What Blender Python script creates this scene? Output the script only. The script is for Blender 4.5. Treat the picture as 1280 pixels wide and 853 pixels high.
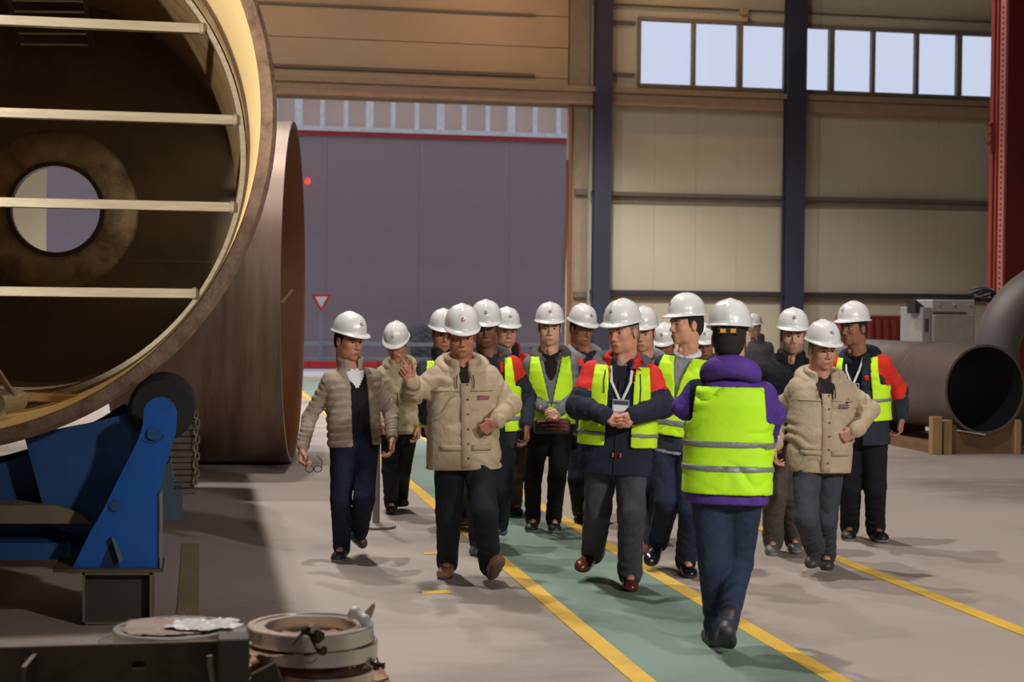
import bpy, bmesh, math, random
import numpy as np
from mathutils import Vector, Matrix, noise

for o in list(bpy.data.objects):
    bpy.data.objects.remove(o)
random.seed(7)
SC = bpy.context.scene
COL = SC.collection
R = math.radians

# ------------------------------------------------------------------ camera
FPX = 2000.0                       # focal length in pixels of the 1280x853 frame
CAMZ = 1.70
YAW = math.atan(390.0 / FPX)       # the hall axis is +Y, the camera looks a little to its right
PITCH = math.atan(39.1 / FPX)
ROLL = 0.010
CC = np.array([0.0, 0.0, CAMZ])
_f0 = np.array([math.sin(YAW), math.cos(YAW), 0.0])
_r0 = np.array([math.cos(YAW), -math.sin(YAW), 0.0])
_z = np.array([0.0, 0.0, 1.0])
CF = _f0 * math.cos(PITCH) - _z * math.sin(PITCH)
_u0 = _z * math.cos(PITCH) + _f0 * math.sin(PITCH)
CR = _r0 * math.cos(ROLL) + _u0 * math.sin(ROLL)
CU = _u0 * math.cos(ROLL) - _r0 * math.sin(ROLL)
cam_data = bpy.data.cameras.new('camera')
cam_data.sensor_width = 36.0
cam_data.lens = 36.0 * FPX / 1280.0
cam_data.clip_end = 400
cam_data.dof.use_dof = True
cam_data.dof.focus_distance = 10.2
cam_data.dof.aperture_fstop = 3.6
cam = bpy.data.objects.new('camera', cam_data)
COL.objects.link(cam)
cam.matrix_world = Matrix(((CR[0], CU[0], -CF[0], 0), (CR[1], CU[1], -CF[1], 0), (CR[2], CU[2], -CF[2], CAMZ), (0, 0, 0, 1)))
SC.camera = cam

def ray(px, py):
    return CF + CR * ((px - 640.0) / FPX) - CU * ((py - 426.5) / FPX)
def at(px, py, depth):
    "world point seen at a pixel, at a distance along the view axis"
    return CC + ray(px, py) * depth
def ground(px, py, z=0.0):
    r = ray(px, py)
    return CC + r * ((z - CAMZ) / r[2])
def at_y(px, py, y):
    "world point seen at a pixel on the plane Y = y"
    r = ray(px, py)
    return CC + r * (y / r[1])

# ------------------------------------------------------------------ world, lamps, exposure
SC.view_settings.view_transform = 'Standard'
SC.view_settings.look = 'None'
SC.view_settings.gamma = 1.0
SC.view_settings.use_curve_mapping = False
SC.view_settings.exposure = 0.0
world = bpy.data.worlds.new('world')
SC.world = world
world.use_nodes = True
wn = world.node_tree.nodes
wl = world.node_tree.links
bgn = wn['Background']
bgn.inputs['Color'].default_value = (0.62, 0.67, 0.80, 1)
bgn.inputs['Strength'].default_value = 1.15

LAMP_Z = 14.0
# rows of high bay lamps: x, y, power, colour
NEUTRAL = (1.0, 0.955, 0.91)
WARM = (1.0, 0.48, 0.22)
BAYS = [(0.1, 10.2, 950, NEUTRAL), (0.0, 17.0, 950, NEUTRAL), (-0.5, 24.0, 900, NEUTRAL), (7.5, -3.0, 70, NEUTRAL), (8.5, 16.0, 60, NEUTRAL)]
# bays by the far wall have deep reflectors: a cone of light that leaves the upper wall dim
CONES = [(2.0, 32.0, 5200, NEUTRAL), (7.5, 32.0, 5600, NEUTRAL), (13.0, 31.5, 2600, NEUTRAL)]
ADDED_WARM_LAMPS = [(1.5, 37.2, 60, WARM), (7.0, 37.6, 75, WARM), (12.0, 37.6, 40, WARM)]  # unseen warm lamps added for an orange glow on the upper wall

# ------------------------------------------------------------------ materials
def lin(c):
    return tuple(((v / 12.92) if v <= 0.04045 else ((v + 0.055) / 1.055) ** 2.4) for v in [x / 255.0 for x in c])

MATS = {}
def mat(name, rgb, rough=0.7, metal=0.0, var=0.10, vscale=6.0, bump=0.0, bscale=60.0, spec=None, emit=None, alpha=None, stretch=None, dirt=None, dscale=1.5, coat=0.0, sheen=0.0):
    if name in MATS: return MATS[name]
    m = bpy.data.materials.new(name); MATS[name] = m
    m.use_nodes = True
    nt = m.node_tree; n = nt.nodes; l = nt.links
    b = n['Principled BSDF']
    c = lin(rgb)
    b.inputs['Roughness'].default_value = rough
    b.inputs['Metallic'].default_value = metal
    if spec is not None: b.inputs['Specular IOR Level'].default_value = spec
    if coat: b.inputs['Coat Weight'].default_value = coat; b.inputs['Coat Roughness'].default_value = 0.15
    if sheen: b.inputs['Sheen Weight'].default_value = sheen
    tc = n.new('ShaderNodeTexCoord')
    src = tc.outputs['Object']
    if stretch:
        mp = n.new('ShaderNodeMapping'); mp.inputs['Scale'].default_value = stretch
        l.new(src, mp.inputs['Vector']); src = mp.outputs['Vector']
    nz = n.new('ShaderNodeTexNoise'); nz.inputs['Scale'].default_value = vscale; nz.inputs['Detail'].default_value = 5
    l.new(src, nz.inputs['Vector'])
    rp = n.new('ShaderNodeValToRGB')
    rp.color_ramp.elements[0].position = 0.28; rp.color_ramp.elements[1].position = 0.72
    rp.color_ramp.elements[0].color = tuple(max(0, v * (1 - var)) for v in c) + (1,)
    rp.color_ramp.elements[1].color = tuple(min(1, v * (1 + var)) for v in c) + (1,)
    l.new(nz.outputs['Fac'], rp.inputs['Fac'])
    outc = rp.outputs['Color']
    if dirt is not None:
        n2 = n.new('ShaderNodeTexNoise'); n2.inputs['Scale'].default_value = dscale; n2.inputs['Detail'].default_value = 8; n2.inputs['Roughness'].default_value = 0.65
        l.new(src, n2.inputs['Vector'])
        r2 = n.new('ShaderNodeValToRGB'); r2.color_ramp.elements[0].position = 0.50; r2.color_ramp.elements[1].position = 0.66
        l.new(n2.outputs['Fac'], r2.inputs['Fac'])
        mx = n.new('ShaderNodeMixRGB'); mx.inputs['Color2'].default_value = lin(dirt) + (1,)
        l.new(r2.outputs['Color'], mx.inputs['Fac']); l.new(outc, mx.inputs['Color1']); outc = mx.outputs['Color']
    l.new(outc, b.inputs['Base Color'])
    if emit:
        b.inputs['Emission Color'].default_value = lin(emit[0]) + (1,); b.inputs['Emission Strength'].default_value = emit[1]
    if bump:
        nb = n.new('ShaderNodeTexNoise'); nb.inputs['Scale'].default_value = bscale; nb.inputs['Detail'].default_value = 3
        l.new(src, nb.inputs['Vector'])
        bp = n.new('ShaderNodeBump'); bp.inputs['Strength'].default_value = bump; bp.inputs['Distance'].default_value = 0.02
        l.new(nb.outputs['Fac'], bp.inputs['Height']); l.new(bp.outputs['Normal'], b.inputs['Normal'])
    return m

# ------------------------------------------------------------------ object helpers
def tag(o, label=None, cat=None, group=None, kind=None):
    if label: o['label'] = label
    if cat: o['category'] = cat
    if group: o['group'] = group
    if kind: o['kind'] = kind
    return o
def empty(name, loc, label=None, cat=None, group=None):
    o = bpy.data.objects.new(name, None); COL.objects.link(o)
    o.location = [float(v) for v in loc]; o.empty_display_size = 0.2
    return tag(o, label, cat, group)
def root_loc(p):
    v = Vector((0, 0, 0))
    while p is not None:
        v = v + p.location; p = p.parent
    return v
def link(name, me, mats, parent=None, smooth=False):
    "link a mesh given in world coordinates as one object under its parent (parents are never rotated here)"
    o = bpy.data.objects.new(name, me); COL.objects.link(o)
    for m in (mats if isinstance(mats, (list, tuple)) else [mats]): me.materials.append(m)
    if smooth:
        me.polygons.foreach_set('use_smooth', [True] * len(me.polygons))
    if parent is not None:
        o.parent = parent
        off = root_loc(parent)
        me.transform(Matrix.Translation(-off))
    else:
        # put the origin at the thing's base centre
        n = len(me.vertices)
        a = np.empty(n * 3, dtype=np.float32); me.vertices.foreach_get('co', a); a = a.reshape(-1, 3)
        c = Vector((float((a[:, 0].min() + a[:, 0].max()) / 2), float((a[:, 1].min() + a[:, 1].max()) / 2), float(a[:, 2].min())))
        me.transform(Matrix.Translation(-c)); o.location = c
    return o
def mesh_np(name, V, F, matidx=None):
    me = bpy.data.meshes.new(name)
    V = np.asarray(V, dtype=np.float32); F = np.asarray(F, dtype=np.int32)
    k = F.shape[1]
    me.vertices.add(len(V)); me.vertices.foreach_set('co', V.ravel())
    me.loops.add(F.size); me.loops.foreach_set('vertex_index', F.ravel())
    me.polygons.add(len(F)); me.polygons.foreach_set('loop_start', np.arange(len(F), dtype=np.int32) * k)
    me.update(calc_edges=True)
    if matidx is not None: me.polygons.foreach_set('material_index', np.asarray(matidx, dtype=np.int32))
    return me

class MB:
    "collects simple solids in world space and links them as one mesh object"
    def __init__(s): s.bm = bmesh.new()
    def box(s, c, size, rot=None, bevel=0.0):
        M = Matrix.Translation(Vector([float(v) for v in c]))
        if rot is not None: M = M @ (rot if isinstance(rot, Matrix) else Matrix.Rotation(rot, 4, 'Z'))
        g = bmesh.ops.create_cube(s.bm, size=1.0, matrix=M @ Matrix.Diagonal((size[0], size[1], size[2], 1)))
        if bevel:
            ed = list({e for v in g['verts'] for e in v.link_edges})
            bmesh.ops.bevel(s.bm, geom=ed, offset=bevel, segments=1, affect='EDGES')
        return s
    def bar(s, a, b, w, h, up=(0, 0, 1), bevel=0.0):
        "a rectangular bar from a to b, w across and h along up"
        a = Vector([float(v) for v in a]); b = Vector([float(v) for v in b]); d = b - a; L = d.length; x = d / L
        z = Vector(up); z = (z - x * z.dot(x)).normalized(); y = z.cross(x)
        M = Matrix(((x[0], y[0], z[0], 0), (x[1], y[1], z[1], 0), (x[2], y[2], z[2], 0), (0, 0, 0, 1)))
        M.translation = (a + b) / 2
        g = bmesh.ops.create_cube(s.bm, size=1.0, matrix=M @ Matrix.Diagonal((L, w, h, 1)))
        if bevel:
            ed = list({e for v in g['verts'] for e in v.link_edges})
            bmesh.ops.bevel(s.bm, geom=ed, offset=bevel, segments=1, affect='EDGES')
        return s
    def cyl(s, a, b, r, r2=None, seg=20, caps=True):
        a = Vector([float(v) for v in a]); b = Vector([float(v) for v in b]); d = b - a
        M = Matrix.Translation((a + b) / 2) @ d.to_track_quat('Z', 'Y').to_matrix().to_4x4()
        bmesh.ops.create_cone(s.bm, cap_ends=caps, segments=seg, radius1=r, radius2=r if r2 is None else r2, depth=d.length, matrix=M)
        return s
    def tube(s, pts, r, seg=8, closed=False):
        "a round tube through points"
        P = [Vector([float(v) for v in p]) for p in pts]; n = len(P)
        rs = r if isinstance(r, (list, tuple)) else [r] * n
        rings = []; prev = None
        for i in range(n):
            if closed: t = (P[(i + 1) % n] - P[i - 1]).normalized()
            else: t = (P[min(i + 1, n - 1)] - P[max(i - 1, 0)]).normalized()
            if prev is None:
                prev = t.orthogonal().normalized()
            x = (prev - t * prev.dot(t)).normalized(); y = t.cross(x); prev = x
            rings.append([s.bm.verts.new(P[i] + (x * math.cos(2 * math.pi * k / seg) + y * math.sin(2 * math.pi * k / seg)) * rs[i]) for k in range(seg)])
        for i in range(n if closed else n - 1):
            A, B = rings[i], rings[(i + 1) % n]
            for k in range(seg):
                s.bm.faces.new((A[k], A[(k + 1) % seg], B[(k + 1) % seg], B[k]))
        if not closed:
            s.bm.faces.new(rings[0][::-1]); s.bm.faces.new(rings[-1])
        return s
    def prism(s, pts, off):
        "extrude a planar polygon (3D points) by a vector"
        off = Vector([float(v) for v in off]); P = [Vector([float(v) for v in p]) for p in pts]
        A = [s.bm.verts.new(p) for p in P]; B = [s.bm.verts.new(p + off) for p in P]; n = len(P)
        s.bm.faces.new(A[::-1]); s.bm.faces.new(B)
        for i in range(n): s.bm.faces.new((A[i], A[(i + 1) % n], B[(i + 1) % n], B[i]))
        return s
    def lathe(s, c, ax, prof, seg=48, closed=True, ref=None, a0=0.0, a1=None):
        "revolve (radius, along-axis) pairs about an axis through c; closed joins last profile point to the first"
        c = Vector([float(v) for v in c]); ax = Vector([float(v) for v in ax]).normalized()
        x = Vector(ref) if ref is not None else ax.orthogonal(); x = (x - ax * x.dot(ax)).normalized(); y = ax.cross(x)
        full = a1 is None; n = seg if full else seg + 1
        rings = []
        for k in range(n):
            a = 2 * math.pi * k / seg if full else a0 + (a1 - a0) * k / seg
            d = x * math.cos(a) + y * math.sin(a)
            rings.append([s.bm.verts.new(c + d * p[0] + ax * p[1]) for p in prof])
        m = len(prof)
        for k in range(n if full else n - 1):
            A, B = rings[k], rings[(k + 1) % n]
            for j in range(m if closed else m - 1):
                s.bm.faces.new((A[j], B[j], B[(j + 1) % m], A[(j + 1) % m]))
        if not full and closed:
            s.bm.faces.new(rings[0][::-1]); s.bm.faces.new(rings[-1])
        return s
    def build(s, name, mats, parent=None, smooth=None, uvless=True):
        bmesh.ops.recalc_face_normals(s.bm, faces=s.bm.faces)
        me = bpy.data.meshes.new(name); s.bm.to_mesh(me); s.bm.free()
        o = link(name, me, mats, parent)
        if smooth is not None:
            me.shade_smooth() if hasattr(me, 'shade_smooth') else me.polygons.foreach_set('use_smooth', [True] * len(me.polygons))
            if smooth:
                try: me.set_sharp_from_angle(angle=R(smooth))
                except Exception: pass
        return o

# ------------------------------------------------------------------ implicit surfaces (numpy) for figures and cloth
def smin(a, b, k):
    if k <= 0: return np.minimum(a, b)
    h = np.maximum(k - np.abs(a - b), 0.0) / k
    return np.minimum(a, b) - h * h * k * 0.25
def unit(v):
    v = np.asarray(v, dtype=float); return v / (np.linalg.norm(v) + 1e-12)
class Field:
    def __init__(s, lo, hi, h):
        s.h = h; s.o = np.asarray(lo, dtype=np.float32) - 2 * h
        n = np.ceil((np.asarray(hi) - np.asarray(lo)) / h).astype(int) + 5
        s.n = n
        s.ax = [(s.o[i] + h * np.arange(n[i])).astype(np.float32) for i in range(3)]
        s.v = np.full(tuple(n), 0.25, dtype=np.float32)
    def sl(s, lo, hi):
        a = np.clip(np.floor((np.asarray(lo) - s.o) / s.h).astype(int), 0, s.n)
        b = np.clip(np.ceil((np.asarray(hi) - s.o) / s.h).astype(int) + 1, 0, s.n)
        if (b <= a).any(): return None, None
        S = (slice(a[0], b[0]), slice(a[1], b[1]), slice(a[2], b[2]))
        return S, (s.ax[0][a[0]:b[0], None, None], s.ax[1][None, a[1]:b[1], None], s.ax[2][None, None, a[2]:b[2]])
    def _put(s, S, d, op, k):
        w = s.v[S]
        if op == '+': s.v[S] = smin(w, d, k)
        elif op == '-': s.v[S] = -smin(-w, d, k)
        elif op == '&': s.v[S] = -smin(-w, -d, k)
    def cap(s, a, b, ra, rb=None, k=0.0, op='+', fold=None):
        rb = ra if rb is None else rb
        a = np.asarray(a, dtype=np.float32); b = np.asarray(b, dtype=np.float32)
        m = max(ra, rb) + k + 2.5 * s.h + 0.01
        S, g = s.sl(np.minimum(a, b) - m, np.maximum(a, b) + m)
        if S is None: return s
        ab = b - a; L2 = float(ab @ ab) + 1e-9
        px, py, pz = g[0] - a[0], g[1] - a[1], g[2] - a[2]
        t = np.clip((px * ab[0] + py * ab[1] + pz * ab[2]) / L2, 0, 1)
        d = np.sqrt((px - ab[0] * t) ** 2 + (py - ab[1] * t) ** 2 + (pz - ab[2] * t) ** 2) - (ra + (rb - ra) * t)
        if fold:
            amp, n, ph, e0, e1 = fold      # folds around the limb, amplitude eased between its two ends
            q = 6.283 * n * t + ph + 22 * px + 16 * py - 8 * pz + 1.5 * np.sin(38 * px + 3 * ph) + 1.5 * np.sin(41 * py + 1.7 * ph)
            d = d - (amp * (e0 * (1 - t) + e1 * t)) * (1.9 * np.abs(np.sin(q * .5)) - 1.1) * (.55 + .45 * np.sin(q * .23 + 30 * px - 20 * py + ph))
        s._put(S, d, op, k); return s
    def ell(s, c, r, M=None, k=0.0, op='+'):
        "ellipsoid; the rows of M are its axes"
        c = np.asarray(c, dtype=np.float32); r = np.asarray(r, dtype=np.float32)
        m = float(r.max()) + k + 2.5 * s.h + 0.005
        S, g = s.sl(c - m, c + m)
        if S is None: return s
        M = np.eye(3) if M is None else M
        M = np.asarray(M, dtype=np.float32)
        p = [g[0] - c[0], g[1] - c[1], g[2] - c[2]]
        q = [(p[0] * M[i][0] + p[1] * M[i][1] + p[2] * M[i][2]) / r[i] for i in range(3)]
        k0 = np.sqrt(q[0] ** 2 + q[1] ** 2 + q[2] ** 2)
        d = (k0 - 1.0) * float(r.min()) * 0.6 + (k0 - 1) * float(np.median(r)) * 0.4
        s._put(S, d, op, k); return s
    def custom(s, lo, hi, fn, op='+', k=0.0):
        S, g = s.sl(lo, hi)
        if S is None: return s
        s._put(S, fn(*g), op, k); return s
    def mesh(s):
        v = s.v; n = s.n
        ins = v < 0
        c = [ins[i:n[0] - 1 + i, j:n[1] - 1 + j, k:n[2] - 1 + k] for i in (0, 1) for j in (0, 1) for k in (0, 1)]
        al = c[0].copy(); an = c[0].copy()
        for q in c[1:]: al &= q; an |= q
        act = an & ~al
        I = np.argwhere(act)
        if len(I) == 0: return np.zeros((0, 3)), np.zeros((0, 4), int)
        idx = np.full(act.shape, -1, dtype=np.int32); idx[act] = np.arange(len(I))
        cv = np.stack([v[I[:, 0] + i, I[:, 1] + j, I[:, 2] + k] for i in (0, 1) for j in (0, 1) for k in (0, 1)], 1)
        off = np.array([(i, j, k) for i in (0, 1) for j in (0, 1) for k in (0, 1)], dtype=np.float32)
        acc = np.zeros((len(I), 3), dtype=np.float32); cnt = np.zeros((len(I), 1), dtype=np.float32)
        for p in range(8):
            for q in range(p + 1, 8):
                if np.abs(off[p] - off[q]).sum() != 1: continue
                a, b = cv[:, p], cv[:, q]; ch = (a < 0) != (b < 0)
                t = np.where(ch, a / np.where(ch, a - b, 1), 0)[:, None]
                acc += np.where(ch[:, None], off[p] + (off[q] - off[p]) * t, 0); cnt += ch[:, None]
        V = (I + acc / np.maximum(cnt, 1)) * s.h + s.o
        Q = []
        for axis in range(3):
            sl0 = [slice(1, -1)] * 3; sl1 = [slice(1, -1)] * 3
            sl0[axis] = slice(0, -1); sl1[axis] = slice(1, None)
            a = ins[tuple(sl0)]; b = ins[tuple(sl1)]
            E = np.argwhere(a != b)
            if len(E) == 0: continue
            fl = a[E[:, 0], E[:, 1], E[:, 2]]
            E = E.copy()
            for ax in range(3):
                if ax != axis: E[:, ax] += 1
            u = (axis + 1) % 3; w = (axis + 2) % 3
            def ID(du, dw):
                F = E.copy(); F[:, u] -= du; F[:, w] -= dw
                return idx[F[:, 0], F[:, 1], F[:, 2]]
            q = np.stack([ID(1, 1), ID(0, 1), ID(0, 0), ID(1, 0)], 1)
            q[~fl] = q[~fl][:, ::-1]
            Q.append(q)
        Q = np.concatenate(Q); Q = Q[(Q >= 0).all(1)]
        return V, Q

# ------------------------------------------------------------------ people
SKIN = {}
def skin_mat(key, rgb):
    return mat('skin_' + key, rgb, rough=0.55, var=0.08, vscale=30, bump=0.05, bscale=200, spec=0.35)
def cloth(key, rgb, **kw):
    d = dict(rough=0.85, var=0.06, vscale=14, bump=0.42, bscale=24, spec=0.2, sheen=0.0); d.update(kw)
    return mat('cloth_' + key, rgb, **d)

HELMET_CACHE = {}
def helmet_meshes():
    "hard hat in head coordinates: x to the wearer's left, y forward, z up; origin at eye level"
    if HELMET_CACHE: return HELMET_CACHE
    NS = 40; BZ = 0.047
    def rim(a):      # half axes at the brim
        f = max(0.0, math.cos(a))      # a = 0 is forward
        return 0.101, (0.118 if math.cos(a) > 0 else 0.124)
    def dome(a, e):
        ax, ay = rim(a)
        ce = math.cos(e) ** 0.82; z = BZ + 0.012 + 0.122 * math.sin(e) ** 0.92
        x = math.sin(a) * ax * ce; y = math.cos(a) * ay * ce
        ridge = 0.0055 * math.exp(-((x / 0.012) ** 2)) * (1 if e > 0.25 else e / 0.25)
        groove = -0.003 * math.exp(-((abs(x) - 0.032) / 0.006) ** 2) * (1 if 0.35 < e else 0)
        n = Vector((x / ax ** 2, y / ay ** 2, (z - BZ) / 0.122 ** 2)).normalized()
        return Vector((x, y, z)) + n * (ridge + groove)
    bm = bmesh.new(); rings = []
    # inside wall, brim, outside dome
    def brim(a, out, dz):
        ax, ay = rim(a); f = max(0.0, math.cos(a)) ** 2.2; bk = max(0.0, -math.cos(a))
        o = 0.008 + 0.034 * f + 0.006 * bk
        return Vector((math.sin(a) * (ax + o * out), math.cos(a) * (ay + o * out), BZ + 0.010 + dz - (0.010 * f + 0.004) * out))
    A = [2 * math.pi * k / NS for k in range(NS)]
    rings.append([bm.verts.new(Vector((math.sin(a) * (rim(a)[0] - .005) * .8, math.cos(a) * (rim(a)[1] - .005) * .8, BZ + 0.07))) for a in A])
    rings.append([bm.verts.new(Vector((math.sin(a) * (rim(a)[0] - .005), math.cos(a) * (rim(a)[1] - .005), BZ + 0.008))) for a in A])
    rings.append([bm.verts.new(brim(a, 1.0, -0.004)) for a in A])
    rings.append([bm.verts.new(brim(a, 1.05, -0.001)) for a in A])
    rings.append([bm.verts.new(brim(a, 1.0, 0.002)) for a in A])
    rings.append([bm.verts.new(brim(a, 0.15, 0.003)) for a in A])
    for e in (0.02, .12, .25, .4, .58, .78, .98, 1.18, 1.36, 1.49):
        rings.append([bm.verts.new(dome(a, e)) for a in A])
    for i in range(len(rings) - 1):
        for k in range(NS):
            bm.faces.new((rings[i][k], rings[i][(k + 1) % NS], rings[i + 1][(k + 1) % NS], rings[i + 1][k]))
    top = bm.verts.new(dome(0, 1.5707)); tr = rings[-1]
    for k in range(NS): bm.faces.new((tr[k], tr[(k + 1) % NS], top))
    bmesh.ops.recalc_face_normals(bm, faces=bm.faces)
    me = bpy.data.meshes.new('helmet'); bm.to_mesh(me); bm.free()
    me.polygons.foreach_set('use_smooth', [True] * len(me.polygons))
    me.materials.append(mat('helmet_white', (218, 218, 215), rough=0.28, var=0.02, spec=0.5))
    HELMET_CACHE['shell'] = me
    # headband
    bm = bmesh.new(); r0 = []
    for z, g in ((BZ - .012, 0), (BZ + .02, 0), (BZ + .02, -.004), (BZ - .012, -.004)):
        r0.append([bm.verts.new(Vector((math.sin(a) * (.086 + g), math.cos(a) * (.103 + g) - .002, z))) for a in A])
    for i in range(4):
        for k in range(NS): bm.faces.new((r0[i][k], r0[i][(k + 1) % NS], r0[(i + 1) % 4][(k + 1) % NS], r0[(i + 1) % 4][k]))
    bmesh.ops.recalc_face_normals(bm, faces=bm.faces)
    me = bpy.data.meshes.new('headband'); bm.to_mesh(me); bm.free()
    me.materials.append(mat('headband_black', (34, 34, 36), rough=0.7))
    HELMET_CACHE['band'] = me
    # ratchet seen on the nape: yellow blocks on a black holder
    bm = bmesh.new()
    for x0, x1, z0, z1, mi, y in ((-.045, .045, -.004, .028, 0, -.112), (-.036, -.012, .002, .02, 1, -.117), (.010, .034, .002, .02, 1, -.117)):
        g = bmesh.ops.create_cube(bm, size=1.0, matrix=Matrix.Translation(((x0 + x1) / 2, y, (z0 + z1) / 2 + .016)) @ Matrix.Diagonal((x1 - x0, .012, z1 - z0, 1)))
        for v in g['verts']:
            for f in v.link_faces: f.material_index = mi
    me = bpy.data.meshes.new('ratchet'); bm.to_mesh(me); bm.free()
    me.materials.append(MATS['headband_black']); me.materials.append(mat('ratchet_yellow', (228, 160, 30), rough=0.5))
    HELMET_CACHE['ratchet'] = me
    # emblem: an open ring with a hooked bar in it, laid on the dome's front
    for key, rgb in (('red', (190, 40, 45)), ('dark', (60, 62, 72))):
        bm = bmesh.new()
        def P(u, v, o):
            e = 0.50 + v / 0.125; a = u / 0.105
            p = dome(a, e); n = Vector((p.x / .101 ** 2, p.y / .118 ** 2, (p.z - BZ) / .122 ** 2)).normalized()
            return p + n * (o + .004 * (1 - math.exp(-((p.x / 0.012) ** 2))) * 0 + .003)
        def strip(pts, w):
            L = []
            for i, (u, v) in enumerate(pts):
                j = min(i + 1, len(pts) - 1); q = max(i - 1, 0)
                t = Vector((pts[j][0] - pts[q][0], pts[j][1] - pts[q][1])).normalized(); nn = Vector((-t.y, t.x)) * w / 2
                L.append([bm.verts.new(P(u + nn.x, v + nn.y, .001)), bm.verts.new(P(u - nn.x, v - nn.y, .001))])
            for i in range(len(L) - 1): bm.faces.new((L[i][0], L[i][1], L[i + 1][1], L[i + 1][0]))
        strip([(.0105 * math.cos(t), .0105 * math.sin(t)) for t in [R(50 + 310 * i / 22) for i in range(23)]], .0034)
        strip([(.0105, 0), (.003, 0)], .0034)
        strip([(.006 * math.cos(t), .006 * math.sin(t)) for t in [R(80 + 200 * i / 8) for i in range(9)]], .0032)
        me = bpy.data.meshes.new('emblem'); bm.to_mesh(me); bm.free()
        me.materials.append(mat('emblem_' + key, rgb, rough=0.4, var=0))
        HELMET_CACHE['emblem_' + key] = me
    return HELMET_CACHE

def frame4(o, x, y, z, s=1.0):
    return Matrix(((x[0] * s, y[0] * s, z[0] * s, o[0]), (x[1] * s, y[1] * s, z[1] * s, o[1]), (x[2] * s, y[2] * s, z[2] * s, o[2]), (0, 0, 0, 1)))

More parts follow.
